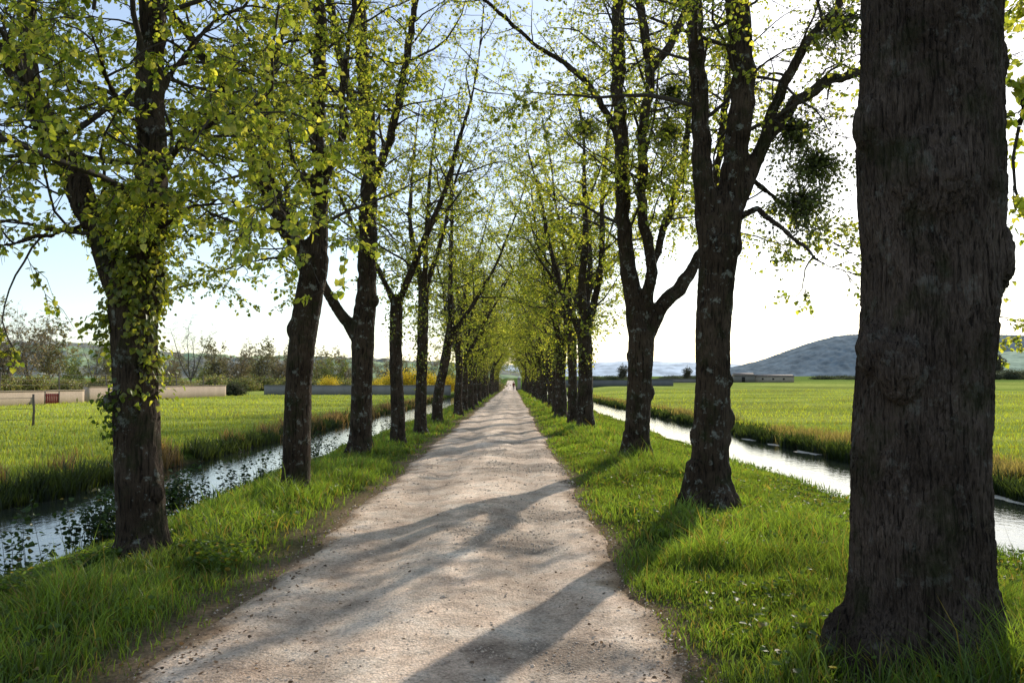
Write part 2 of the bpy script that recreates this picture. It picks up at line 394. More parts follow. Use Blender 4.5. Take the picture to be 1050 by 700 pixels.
tag(gf.build('meadow_grass', M['grass']), 'short bright green grass of the flat meadows', 'grass', kind='stuff')

# bank weeds: dry brown stems and dark tussocks on the far banks
bw = Geo()
def weeds(xc, xw, y0, y1, n, hh, w, base, seed, thr):
    x = xc + rng.normal(0, xw, n); t = rng.random(n); y = 1 / ((1 / y0) * (1 - t) + (1 / y1) * t)
    k = (n2(x * .3, y, .5, 3, seed) > thr) & (np.abs(x) < .72 * y + 2); x, y = x[k], y[k]; z = gz(x, y)
    k = z > WL - .05; x, y, z = x[k], y[k], z[k]; n = len(x)
    h = hh * rng.uniform(.3, 1.25, n) * (.4 + 1.2 * n2(x, y, .9, 3, seed + 3))
    a = rng.uniform(0, 6.28, n); l = h * rng.uniform(.1, .6, n)
    c = np.tile(np.array(base), (n, 1)) * rng.uniform(.45, 1.4, (n, 1))
    bw.blades(np.stack([x, y, z - .02], 1), h, w * (.6 + y / 22) * rng.uniform(.7, 1.4, n), np.stack([np.cos(a) * l, np.sin(a) * l, 0 * l], 1), c)
weeds(-8.95, .4, 11, 110, 26000, .42, .011, (.22, .155, .10), 50., .49)
weeds(-8.6, .18, 10, 110, 18000, .34, .016, (.035, .055, .018), 60., .40)
weeds(9.15, .14, 12, 120, 26000, .34, .016, (.03, .05, .016), 70., .36)
weeds(10.1, .5, 13, 120, 16000, .28, .011, (.17, .15, .085), 80., .48)
weeds(-5.4, .2, 6, 90, 3500, .2, .012, (.05, .10, .02), 90., .42)
weeds(6.0, .2, 8, 90, 4000, .18, .012, (.07, .13, .02), 95., .42)
tag(bw.build('bank_weeds', M['grass']), 'dry brown stems and green tussocks along the ditch banks', 'weeds', kind='stuff')

# leafy weeds on the near left bank seen against the water
lw = Geo(); ls = Geo()
for _ in range(330):
    y = random.choice([random.uniform(7.5, 11.5), random.uniform(11.5, 17), random.uniform(11, 14), random.uniform(16, 40)])
    x = -5.35 + random.gauss(0, .2)
    if n2(np.array([0.]), np.array([y]), .7, 2, 33.)[0] < .42: continue
    z = float(gz(np.array([x]), np.array([y]))[0]); h = random.uniform(.3, .8)
    d = np.array([random.gauss(0, .16), random.gauss(0, .16), 1.])
    p = np.array([x, y, z]) + np.linspace(0, 1, 5)[:, None] * d * h
    ls.tubes(p, np.linspace(.004, .0015, 5), 3)
    n = 26; t = rng.uniform(.15, 1, n)[:, None]; q = np.array([x, y, z]) + t * d * h
    a = rng.uniform(0, 6.28, n); dd = np.stack([np.cos(a), np.sin(a), rng.uniform(-.4, .5, n)], 1)
    lw.leaves(q + dd * .03, dd, unit(rng.normal(0, .5, (n, 3)) + [0, 0, 1]), rng.uniform(.035, .075, n), gcol(n, (.04, .075, .018), .3, .05))
V = Geo(); V.V = lw.V; V.Fc = lw.Fc; V.C = lw.C; V.n = lw.n
for v, f in zip(ls.V, ls.Fc): V.Fc.append(f + lw.n)
V.V = lw.V + ls.V; V.C = lw.C + [np.full((len(v), 3), .05) for v in ls.V]
tag(V.build('bank_nettles', M['shrub']), 'dark leafy nettles along the near bank of the left ditch', 'weeds', kind='stuff')

# low broad-leaved ground cover at the foot of the first left tree and along the verges
gcv = Geo()
n = 34000; x = np.concatenate([-3.9 + rng.normal(0, .7, n // 2), rng.uniform(-6, 6.5, n // 2)]); y = np.concatenate([7.7 + rng.normal(0, .6, n // 2), rng.uniform(2.6, 20, n // 2)])
k = ((x < -2.5) | (x > 1.4)) & (n2(x, y, 1.2, 3, 77.) > .48); x, y = x[k], y[k]; z = gz(x, y); k = z > WL; x, y, z = x[k], y[k], z[k]; n = len(x)
a = rng.uniform(0, 6.28, n); dd = np.stack([np.cos(a), np.sin(a), rng.uniform(-.2, .4, n)], 1)
gcv.leaves(np.stack([x, y, z + rng.uniform(.03, .17, n)], 1), dd, unit(rng.normal(0, .5, (n, 3)) + [0, 0, 1]), rng.uniform(.03, .06, n), gcol(n, (.09, .15, .03), .35, .1))
tag(gcv.build('ground_cover', M['grass']), 'broad low leaves growing among the verge grass', 'ground cover', kind='stuff')

# stones, litter, dandelions
pb = Geo()
n = 38000; t = rng.random(n); y = 1 / ((1 / 2.6) * (1 - t) + (1 / 26.) * t); x = rng.uniform(-2.2, 1.1, n)
gr = sstep(n2(x, y, .9, 4, 21.), .52, .64) * sstep(x, -1.2, -.4)
k = rng.random(n) < np.clip(gr * 1.0 + .12 + .1 * sstep(np.abs(x + .55), 1.2, 1.6), 0, 1); x, y = x[k], y[k]; n = len(x)
s = np.abs(rng.normal(0, 1, n)) * .0055 + .003; s *= np.clip(y / 7, .8, 2)
oc = np.array([[1, 0, 0], [-1, 0, 0], [0, 1, 0], [0, -1, 0], [0, 0, .7], [0, 0, -.7]])
P = oc[None] * s[:, None, None] * rng.uniform(.6, 1.4, (n, 6, 1)) ; a = rng.uniform(0, 6.28, n); ca, sa = np.cos(a)[:, None], np.sin(a)[:, None]
P = np.stack([P[..., 0] * ca - P[..., 1] * sa, P[..., 0] * sa + P[..., 1] * ca, P[..., 2]], -1)
P += np.stack([x, y, 0 * x + .03], 1)[:, None]
# sit on the path surface
uu = (x - LEDGE(y)) / (REDGE(y) - LEDGE(y)); P[..., 2] += (-.018 + .035 * np.sin(np.pi * np.clip(uu, 0, 1)) - .045 * np.exp(-((uu - .27) / .09) ** 2) - .045 * np.exp(-((uu - .75) / .09) ** 2) + (n2(x, y, .8, 4, 6.) - .5) * .035)[:, None]
tr = np.array([[0, 2, 4], [2, 1, 4], [1, 3, 4], [3, 0, 4], [2, 0, 5], [1, 2, 5], [3, 1, 5], [0, 3, 5]])
cc = np.repeat(np.array([[.66, .52, .40]]) * rng.uniform(.55, 1.2, (n, 1)), 6, 0)
pb.add(P.reshape(-1, 3), (np.arange(n)[:, None, None] * 6 + tr[None]).reshape(-1, 3), cc)
tag(pb.build('gravel', simple('loose_stone', (1, 1, 1), attr=True, var=.15, scale=60)), 'loose small stones scattered over the track', 'gravel', kind='stuff')
lt = Geo(); n = 2600; t = rng.random(n); y = 1 / ((1 / 2.6) * (1 - t) + (1 / 22.) * t)
x = np.where(rng.random(n) < .65, LEDGE(y) - rng.normal(-.05, .28, n), REDGE(y) + rng.normal(0, .12, n)); x = np.where(rng.random(n) < .2, rng.uniform(-2, 1, n), x)
a = rng.uniform(0, 6.28, n); dd = np.stack([np.cos(a), np.sin(a), rng.uniform(-.1, .25, n)], 1)
lt.leaves(np.stack([x, y, np.maximum(gz(x, y), 0) + .035], 1), dd, unit(rng.normal(0, .35, (n, 3)) + [0, 0, 1]), rng.uniform(.012, .035, n), np.array([[.16, .10, .06]]) * rng.uniform(.4, 1.4, (n, 1)))
tag(lt.build('leaf_litter', M['shrub']), 'brown leaf litter gathered along the track edges', 'litter', kind='stuff')
fl = Geo(); n = 230; x = rng.uniform(1.4, 6, n); x[:80] = rng.uniform(-5.2, -2.6, 80); y = rng.uniform(3.5, 22, n)
for k in range(7):
    a = np.full(n, k * 6.283 / 7); dd = np.stack([np.cos(a), np.sin(a), .35 + 0 * a], 1)
    fl.leaves(np.stack([x, y, gz(x, y) + .13 + .07 * np.sin(x * 50)], 1), dd, np.tile([0, 0, 1.], (n, 1)), np.full(n, .022), np.tile([.55, .42, .03], (n, 1)))
tag(fl.build('dandelions', M['shrub']), 'small yellow dandelion flowers dotted in the verge grass', 'flowers', kind='stuff')

# ------------------------------------------------------------------ trees
def cr(P, R, step=.25):
    """Catmull-Rom resample"""
    P = np.asarray(P, float); R = np.asarray(R, float)
    A = np.vstack([2 * P[0] - P[1], P, 2 * P[-1] - P[-2]]); out = []; ro = []
    for i in range(len(P) - 1):
        L = np.linalg.norm(P[i + 1] - P[i]); n = max(2, int(L / step))
        for t in np.arange(n) / n:
            a, b, c, d = A[i:i + 4]
            out.append(.5 * (2 * b + (c - a) * t + (2 * a - 5 * b + 4 * c - d) * t * t + (3 * b - a - 3 * c + d) * t ** 3))
            ro.append(R[i] * (1 - t) + R[i + 1] * t)
    out.append(P[-1]); ro.append(R[-1]); return np.array(out), np.array(ro)
def grow(p, d, L, n, wob, trop):
    pts = [np.array(p, float)]; d = unit(np.array(d, float))
    for _ in range(n):
        d = unit(d + rng.normal(0, wob, 3) + np.array([0, 0, trop])); pts.append(pts[-1] + d * L / n)
    return np.array(pts)
LEAFC = [(.20, .245, .05), (.26, .295, .06), (.13, .18, .035), (.34, .345, .09)]
def foliage(limbs, spec):
    """limbs: list of (pts,radii,start_fraction,length_scale). returns branch geo, leaf geo"""
    gb = Geo(); gl = Geo(); tw = []; side = spec.get('avoid')
    L2s = []
    for (P, R, s0, ls) in limbs:
        seg = np.linalg.norm(np.diff(P, axis=0), axis=1); cum = np.concatenate([[0], np.cumsum(seg)]); tot = cum[-1]
        s = tot * s0 + rng.uniform(0, .3); az = rng.uniform(0, 6.28)
        while s < tot:
            i = min(np.searchsorted(cum, s) - 1, len(P) - 2); i = max(i, 0); f = (s - cum[i]) / max(seg[i], 1e-6)
            p = P[i] * (1 - f) + P[i + 1] * f; r = R[i] * (1 - f) + R[i + 1] * f; T = unit(P[i + 1] - P[i])
            az += 2.4 + rng.normal(0, .4)
            d = np.array([math.cos(az), math.sin(az), 0]); d = unit(d - (d @ T) * T)
            el = rng.uniform(.1, .75); d = unit(d * math.cos(el) + T * math.sin(el) + [0, 0, rng.uniform(-.15, .3)])
            rem = (tot - s) / tot
            L = ls * spec['L1'] * rng.uniform(.5, 1.15) * (.45 + .75 * rem)
            n = 8; pts = grow(p, d, L, n, .16, spec['trop'])
            r0 = min(r * .5, .007 + .0095 * L)
            gb.tubes(pts, np.linspace(r0, .004, n + 1), 5)
            L2s.append((pts, L, r0))
            s += spec['sp1'] * rng.uniform(.6, 1.4)
        # limb end
        pts = grow(P[-1], unit(P[-1] - P[-2]), spec['L1'] * .7, 8, .12, .03); gb.tubes(pts, np.linspace(max(R[-1], .005), .004, 9), 5); L2s.append((pts, spec['L1'] * .7, R[-1]))
    B2 = []; R2 = []
    for (pts, L, r0) in L2s:
        m = max(3, int(L / spec['sp2']))
        for k in range(m):
            f = .15 + .85 * (k + rng.uniform(0, 1)) / m; f = min(f, .999); q = f * (len(pts) - 1); i = int(q); t = q - i
            p = pts[i] * (1 - t) + pts[i + 1] * t; T = unit(pts[i + 1] - pts[i])
            d = unit(np.cross(T, rng.normal(0, 1, 3))); d = unit(d * .85 + T * rng.uniform(.3, 1.) + [0, 0, -.08])
            d[2] *= .6
            l = rng.uniform(.3, 1.) * min(1.35, L * .42) * (1.15 - .5 * f) + .15
            B2.append(grow(p, d, l, 5, .2, spec.get('droop', -.03))); R2.append(np.linspace(max(.0035, r0 * .34 * (1 - f * .5)), .003, 6))
    B2 = np.array(B2); gb.tubes(B2, np.array(R2), 3)
    # twigs, vectorised
    nb = len(B2); tn = spec['twigs']
    f = rng.uniform(.15, 1, (nb, tn)) * 4.99; i = f.astype(int); t = (f - i)[..., None]; bi = np.arange(nb)[:, None]
    p = B2[bi, i] * (1 - t) + B2[bi, i + 1] * t; T = unit(B2[bi, i + 1] - B2[bi, i])
    p = p.reshape(-1, 3); T = T.reshape(-1, 3); n = len(p)
    d = unit(T * .7 + rng.normal(0, .55, (n, 3)) * [1, 1, .6] + [0, 0, -.1]); l = rng.uniform(.12, .42, n)[:, None] * spec.get('tl', 1.)
    d2 = unit(d + rng.normal(0, .25, (n, 3)) + [0, 0, -.15])
    tw = np.stack([p, p + d * l * .5, p + d * l * .5 + d2 * l * .5], 1)
    if spec.get('showtwig', True): gb.tubes(tw, np.tile([.0026, .002, .0012], (n, 1)) * spec.get('tr', 1.), 3)
    # leaves
    k = spec['leaves']; f = (rng.choice([.35, .6, .8, 1.], (n, k)) + rng.normal(0, .035, (n, k)))[..., None]
    q = (tw[:, None, 0] * (1 - f) + tw[:, None, 2] * f).reshape(-1, 3); dd = np.repeat(d2, k, 0)
    den = fbm(q * .55 + spec.get('seed', 0), 3); keep = rng.random(len(q)) < np.clip((den - spec.get('gap', .36)) * 6, .12, 1) * (1 - (1 - spec.get('thin', .3)) * sstep(q[:, 2], 5.5, 9.))
    q, dd = q[keep], dd[keep]; n = len(q)
    a = rng.normal(0, 1, (n, 3)); D = unit(dd * .4 + a * .55 + [0, 0, -.45]); Nn = unit(rng.normal(0, .55, (n, 3)) + [0, 0, 1.])
    sz = spec['leaf'] * rng.uniform(.35, 1.25, n)
    ci = rng.integers(0, 4, n); c = np.array(spec.get('cols', LEAFC))[ci] * rng.uniform(.75, 1.25, (n, 1)) * (.7 + .6 * fbm(q * .8 + 9, 2))[:, None]
    q = q + D * .012
    if spec.get('cull') is not None:
        kk = np.linalg.norm(q + spec['cull'] - np.array([0, 0, 1.7]), axis=1) > 3.4; q, D, Nn, sz, c = q[kk], D[kk], Nn[kk], sz[kk], c[kk]
    gl.leaves(q, D, Nn, sz, c)
    return gb, gl

def ridges(V, N_, amp, big, fine=.045):
    w = np.stack([fbm(V * 3.1 + s, 2) for s in (0, 31, 57)], -1)
    q = np.stack([V[:, 0] / fine, V[:, 1] / fine, V[:, 2] / (fine * 9)], -1) + w * 4.0
    r = np.abs(2 * vnoise(q) - 1); r2 = np.abs(2 * vnoise(q * 1.7 + 11) - 1); r = np.clip(np.minimum(r, r2 + .15) * 2.2, 0, 1) * .75 + .25 * fbm(V / (fine * .9) + 7, 2)
    b = fbm(V * 2.3 + 3, 4) - .5
    return V + N_ * ((r - .5) * amp + b * big)[:, None]
def fused(geo, voxel, name, material, parent, amp, big, fine=.045, amp_fn=None):
    me = geo.mesh('tmp'); o = bpy.data.objects.new('tmp', me); COL.objects.link(o)
    md = o.modifiers.new('r', 'REMESH'); md.mode = 'VOXEL'; md.voxel_size = voxel; md.adaptivity = 0
    sm = o.modifiers.new('s', 'SMOOTH'); sm.factor = .6; sm.iterations = 5
    dg = bpy.context.evaluated_depsgraph_get(); ev = o.evaluated_get(dg); m2 = bpy.data.meshes.new_from_object(ev)
    nv = len(m2.vertices); co = np.zeros(nv * 3, np.float32); m2.vertices.foreach_get('co', co); V = co.reshape(-1, 3).astype(float)
    no = np.zeros(nv * 3, np.float32); m2.vertex_normals.foreach_get('vector', no); Nn = no.reshape(-1, 3).astype(float)
    V2 = ridges(V, Nn, amp, big, fine)
    m2.vertices.foreach_set('co', V2.astype(np.float32).ravel()); m2.update()
    m2.polygons.foreach_set('use_smooth', np.ones(len(m2.polygons), bool))
    m2.materials.clear(); m2.materials.append(material); m2.name = name
    bpy.data.objects.remove(o); bpy.data.meshes.remove(me)
    t = bpy.data.objects.new(name, m2); COL.objects.link(t); t.parent = parent; return t

def flare(P, R, g, base, seed, n=6, k=1.):
    """root buttresses"""
    rr = random.Random(seed); r = R[0]
    for i in range(n):
        a = i * 6.283 / n + rr.uniform(-.35, .35); l = r * rr.uniform(1.15, 1.45) * k; d = np.array([math.cos(a), math.sin(a), 0])
        hh = rr.uniform(1.0, 1.6) * min(1, .3 / r)
        q = np.array([base + [0, 0, r * hh * 1.3] + d * r * .4, base + [0, 0, r * hh * .6] + d * r * .56, base + d * r * .85 + [0, 0, r * .2], base + d * l - [0, 0, .18]])
        p, rad = cr(q, np.array([.42, .46, .42, .2]) * r, .05); g.tubes(p, rad, 10, cap=True)

def hero(name, label, Y, trunk, limbs, spec, burls=(), voxel=.03, mat_='bark', base_px=None, top=14., amp=.013, big=.035, fine=.045, roots=6, extra=None):
    """trunk/limbs given as (px,py,radius_px[,dY]); limbs extend above the frame to their natural height"""
    w = lambda q: at(q[0], q[1], Y + (q[3] if len(q) > 3 else 0))
    k = Y / F
    b = at(trunk[0][0], trunk[0][1], Y); b[2] = float(gz(b[0:1], b[1:2])[0])
    o = empty(name, b); tag(o, label, 'tree', 'lime trees lining the avenue')
    g = Geo(); P = np.array([w(q) for q in trunk]); R = np.array([q[2] * k for q in trunk]) * (.97 if Y < 6 else .88)
    P[0][2] = b[2] - .15
    P -= b
    p, r = cr(P, R, .12); g.tubes(p, r, 22, cap=True)
    if roots: flare(p, r, g, np.array([p[0][0], p[0][1], 0.]), int(Y * 7), roots)
    LB = []
    for lim in limbs:
        ls = lim.get('ls', 1.); Q = np.array([w(q) for q in lim['p']]) - b; Rr = np.array([q[2] * k for q in lim['p']]) * .9
        if lim.get('up'):   # continue naturally upward
            d = unit(Q[-1] - Q[-2]); d = unit(d * .6 + [0, 0, .7]); L = lim['up']
            ex = grow(Q[-1], d, L, 7, .1, .06)[1:]
            Q = np.vstack([Q, ex]); Rr = np.concatenate([Rr, np.linspace(Rr[-1] * .92, .012, 8)[1:]])
        pp, rr = cr(Q, Rr, .18); n = len(pp)
        pp[2:-1] += rng.normal(0, .018, (n - 3, 3))
        g.tubes(pp, np.maximum(rr, .012), 12, cap=True)
        LB.append((pp, rr, lim.get('s0', .25), ls))
    for (bx, by, br, dY) in burls:
        c = at(bx, by, Y + dY) - b; br *= 1 if Y < 6 else .8; g.ball(c, [br * k, br * k, br * k * 1.5])
    fused(g, voxel, 'trunk', M[mat_], o, amp, big, fine)
    spec = dict(spec); spec['cull'] = b
    gb, gl = foliage(LB, spec)
    if extra: extra(o, b, p, r, gl, gb)
    gb.build('branches', M['twig'], o, True); gl.build('leaves', M['leaf'], o)
    return o

SP = dict(L1=2.7, sp1=.31, sp2=.25, trop=.0, twigs=7, leaves=11, leaf=.056, gap=.31, thin=.4)

def shoots(gl, gt, p, r, z0, z1, n, spread=.18, size=.07):
    """leafy epicormic shoots clinging to the bole"""
    z = z0 + (z1 - z0) * rng.random(n) ** .6; i = np.clip(np.searchsorted(p[:, 2], z), 1, len(p) - 1)
    c = p[i]; a = rng.uniform(0, 6.28, n); out = np.stack([np.cos(a), np.sin(a), 0 * a], 1)
    dens = fbm(np.stack([np.cos(a) * 1.2, np.sin(a) * 1.2, z * 2.2], -1) + 5, 3)
    k = dens > .47; z, c, out, i, dens = z[k], c[k], out[k], i[k], dens[k]; n = len(z)
    off = r[i] * 1.0 + np.abs(rng.normal(0, spread, n)) * np.clip((dens - .45) * 7, .2, 1.3)
    q = np.stack([c[:, 0], c[:, 1], z], 1) + out * off[:, None] + rng.normal(0, .02, (n, 3))
    D = unit(out * .5 + rng.normal(0, .4, (n, 3)) + [0, 0, -.7]); Nn = unit(out * .7 + rng.normal(0, .45, (n, 3)) + [0, 0, .6])
    cc = np.array(LEAFC)[rng.integers(0, 4, n)] * rng.uniform(.5, 1.1, (n, 1))
    gl.leaves(q, D, Nn, size * rng.uniform(.5, 1.2, n), cc)
    m = n // 14; tp = np.stack([c[:m] + out[:m] * r[i[:m]][:, None] * .9, q[:m]], 1); tp[:, 0, 2] = q[:m, 2] - .05
    gt.tubes(tp, np.tile([.004, .002], (m, 1)), 3)

def mistletoe(o, b, px, py, Y, rad):
    c = at(px, py, Y) - b; g = Geo(); n = 300
    d = unit(rng.normal(0, 1, (n, 3)) + [0, 0, -.25]); L = rad * rng.uniform(.35, 1.8, n)[:, None] * (.5 + fbm(d * 1.6 + rad * 7, 2))[:, None]
    s = unit(d + rng.normal(0, .35, (n, 3)) + [0, 0, -.9])
    p = np.stack([np.tile(c, (n, 1)), c + d * L * .35, c + d * L * .65 + s * L * .15, c + d * L * .75 + s * L * .55], 1)
    g.tubes(p, np.tile([.006, .004, .003, .002], (n, 1)), 3, col=(.05, .06, .02))
    k = 4; f = rng.uniform(.2, 1.2, (n, k, 1)); q = (p[:, None, 1] * (1 - f) + p[:, None, 3] * f).reshape(-1, 3) + rng.normal(0, .03, (n * k, 3))
    g.leaves(q, rng.normal(0, 1, (n * k, 3)), rng.normal(0, 1, (n * k, 3)), rng.uniform(.03, .055, n * k), np.array([[.13, .16, .04]]) * rng.uniform(.6, 1.4, (n * k, 1)))
    g.build('mistletoe', M['shrub'], o)

NEAR = dict(SP, leaf=.055, tr=1.4)
# ---- first left tree
def exL1(o, b, p, r, gl, gb):
    shoots(gl, gb, p, r, 1.45, 3.6, 5600, .15, .056)
    n = 150; q = np.array([p[60 if len(p) > 60 else -1][0] - .3, 0, 1.42]) + rng.normal(0, 1, (n, 3)) * [.1, .1, .16]
    q[:, 0] = -.27 + rng.normal(0, .07, n); q[:, 1] = -.12 + rng.normal(0, .1, n)
    gl.leaves(q, rng.normal(0, .5, (n, 3)) + [0, 0, -.6], rng.normal(0, .6, (n, 3)) + [0, -.3, .7], rng.uniform(.03, .058, n), np.tile([.07, .11, .02], (n, 1)) * rng.uniform(.6, 1.3, (n, 1)))
hero('lime_tree', 'nearest left tree, forked, its trunk clothed in leafy shoots above bare bark', 8.4,
     [(147, 570, 30), (145, 535, 27), (142, 480, 26), (140, 430, 25), (138, 370, 25), (136, 320, 27), (138, 285, 27)],
     [dict(p=[(132, 315, 18), (116, 275, 17), (95, 232, 15.5), (72, 175, 14), (45, 118, 12), (8, 60, 10.5, .3), (-40, 0, 9, .6)], up=6.5, s0=.08),
      dict(p=[(66, 160, 9), (42, 110, 8), (32, 60, 7, -.2), (30, 0, 6, -.3), (25, -90, 5, -.3)], up=5, s0=.1),
      dict(p=[(146, 310, 22), (153, 250, 19), (155, 200, 18), (154, 120, 17, .1), (156, 50, 16, .2), (160, -60, 15, .2), (170, -250, 13, .1)], up=7, s0=.06),
      dict(p=[(154, 200, 4), (186, 150, 3.4, -.4), (225, 120, 2.8, -.8), (262, 108, 2, -1.3)], s0=.2, ls=.55),
      dict(p=[(155, 110, 4), (190, 55, 3.6, .4), (236, 15, 3, .8), (290, -20, 2, 1.3)], s0=.2, ls=.55),
      dict(p=[(100, 240, 4), (60, 235, 3.2, .4), (10, 228, 2.6, .7), (-50, 240, 2, 1.)], s0=.15, ls=.6),
      dict(p=[(158, 240, 3.4), (190, 215, 2.8, -.3), (225, 205, 2.2, -.7), (262, 215, 1.5, -1.)], s0=.15, ls=.5),
      dict(p=[(150, 140, 4), (120, 100, 3.2, -.6), (100, 60, 2.6, -1.1), (96, 10, 2, -1.4)], s0=.1, ls=.6),
      dict(p=[(92, 230, 3.6), (50, 240, 2.8, -.6), (0, 252, 2, -1.2)], s0=.15, ls=.6)],
     dict(NEAR, seed=3, thin=.6), burls=[(122, 470, 8, -.1), (162, 505, 8, -.1), (112, 412, 9, 0)], voxel=.022, extra=exL1)
# ---- second left
hero('lime_tree', 'second tree in the left row, slender mottled trunk leaning right', 13.0,
     [(303, 508, 18), (304, 470, 16), (306, 400, 15), (311, 340, 15.5), (320, 290, 16), (324, 262, 15)],
     [dict(p=[(322, 275, 12), (328, 240, 10.5), (330, 195, 9), (326, 130, 8), (329, 60, 7.5, .2), (325, -30, 7, .2), (325, -150, 6)], up=6.5, s0=.04),
      dict(p=[(320, 285, 10), (305, 255, 9), (285, 222, 8, -.2), (262, 170, 7, -.5), (243, 110, 6, -.8), (205, 55, 5, -1), (170, 0, 4, -1.2)], up=5, s0=.1),
      dict(p=[(312, 262, 7), (280, 190, 5.5, .5), (268, 130, 5, .8), (285, 50, 4.5, 1)], up=6, s0=.15),
      dict(p=[(331, 190, 5), (350, 140, 4, -.5), (352, 80, 3.6, -.8), (362, 10, 3, -1)], up=5, s0=.1, ls=.8),
      dict(p=[(318, 245, 3.2), (290, 262, 2.4, .4), (240, 272, 1.8, .8), (200, 290, 1.2, 1.)], s0=.2, ls=.4)]
     + [dict(p=[(333, 215, 3.5), (300, 160, 3, .9), (255, 130, 2.4, 1.6), (205, 128, 1.5, 2.)], s0=.15, ls=.55),
      dict(p=[(300, 235, 3.5), (250, 232, 2.8, -.8), (205, 212, 2, -1.4), (170, 200, 1.2, -2)], s0=.15, ls=.55)],
     dict(NEAR, seed=8, L1=2.5, thin=.6), burls=[(300, 338, 8, 0), (331, 262, 6, -.05), (296, 412, 5, 0)], voxel=.026)
# ---- third left
hero('lime_tree', 'third tree in the left row, flared base and a low limb curving left', 20.0,
     [(370, 467, 16), (370, 448, 13), (371, 400, 12), (372, 350, 13), (374, 315, 13)],
     [dict(p=[(366, 345, 8), (352, 325, 6.5), (336, 300, 5.5, -.3), (322, 270, 5, -.6), (305, 235, 4, -.8), (290, 190, 3.3, -1)], up=4, s0=.2, ls=.8),
      dict(p=[(373, 330, 12), (376, 290, 11), (377, 230, 10.5), (379, 180, 9), (377, 120, 8), (371, 60, 8), (368, -20, 7), (366, -120, 6)], up=5, s0=.12),
      dict(p=[(377, 170, 7), (366, 120, 6, .3), (352, 70, 5.5, .5), (340, 10, 5, .8), (330, -60, 4, 1)], up=4, s0=.1),
      dict(p=[(378, 200, 6), (398, 150, 5, -.5), (412, 90, 4.5, -.9), (425, 10, 4, -1.2)], up=4, s0=.1)],
     dict(SP, seed=14, twigs=6, L1=2.7), burls=[(384, 308, 6, -.1)], voxel=.034)
# ---- first right: the great trunk close to the camera
R1SP = dict(SP, seed=21, L1=2.6)
hero('lime_tree', 'huge dark ridged trunk close on the right with a burl on its right side', 5.16,
     [(947, 686, 80), (946, 640, 75), (944, 590, 70), (943, 540, 68), (943, 480, 66.5), (946, 400, 66), (951, 330, 66), (954, 265, 67), (954, 200, 71), (953, 140, 72), (953, 70, 68), (954, 0, 68), (955, -90, 70), (955, -160, 74)],
     [dict(p=[(945, -110, 45), (915, -200, 40, .2), (890, -330, 34, .6), (880, -520, 26, 1.)], up=7, s0=.25),
      dict(p=[(965, -110, 45), (1000, -210, 38, 0), (1050, -330, 32, 0), (1090, -520, 26, -.2)], up=7, s0=.3),
      dict(p=[(955, -120, 42), (955, -260, 38, -.5), (960, -420, 28, -.9)], up=7, s0=.4),
      dict(p=[(1020, -230, 16), (1090, -160, 12, .3), (1110, -60, 9, .6), (1085, 20, 6, .8), (1060, 70, 4, .9), (1045, 130, 2.5, 1.)], s0=.35, ls=.12)],
     R1SP, burls=[(1005, 264, 31, -.02), (1009, 64, 21, 0), (1000, 228, 26, 0), (901, 128, 24, -.03), (899, 360, 20, -.1), (925, 378, 24, -.26), (955, 180, 44, -.2), (1003, 300, 20, 0)],
     voxel=.0105, mat_='bark_big', amp=.028, big=.03, fine=.027, roots=7)
# ---- second right
def exR2(o, b, p, r, gl, gb):
    for q in [(812, 130, 11.9, .42), (838, 165, 12.1, .34), (822, 205, 11.9, .36), (862, 20, 12.6, .4)]: mistletoe(o, b, *q)
hero('lime_tree', 'second tree in the right row, twin upright limbs and dark mistletoe clumps', 11.5,
     [(725, 524, 31), (726, 495, 24), (729, 455, 21), (731, 400, 20), (731, 340, 19.5), (735, 285, 21), (737, 245, 24)],
     [dict(p=[(733, 260, 18), (725, 218, 14), (719, 170, 11.5), (717, 100, 10), (713, 50, 9.5), (712, 0, 9), (712, -110, 8.5)], up=7, s0=.14),
      dict(p=[(741, 258, 20), (747, 205, 16), (756, 150, 14), (763, 90, 14), (758, 30, 14), (756, -50, 13), (760, -200, 11)], up=6, s0=.12),
      dict(p=[(748, 225, 11), (772, 178, 9), (792, 132, 8, .1), (835, 92, 7, .3), (885, 72, 6, .6), (950, 50, 5, 1.), (1010, 20, 3, 1.5)], s0=.2, ls=.55),
      dict(p=[(778, 165, 7), (798, 100, 6, -.2), (828, 45, 5.5, -.3), (855, 10, 5, -.3), (900, -60, 4, -.3)], up=3, s0=.15, ls=.7),
      dict(p=[(752, 228, 4.5), (776, 215, 3.5, -.3), (800, 235, 2.8, -.5), (840, 265, 2.2, -.7), (890, 285, 1.4, -.9)], s0=.2, ls=.3),
      dict(p=[(755, 170, 4), (790, 200, 3, .6), (835, 240, 2.2, 1.2), (880, 262, 1.4, 1.6)], s0=.2, ls=.35)],
     dict(NEAR, seed=30, gap=.37), burls=[(752, 252, 11, 0), (746, 430, 10, 0), (744, 450, 8, 0), (718, 228, 7, 0), (713, 447, 8, 0), (766, 75, 7, 0), (748, 390, 6, -.1), (744, 482, 8, -.1)], voxel=.026, extra=exR2)
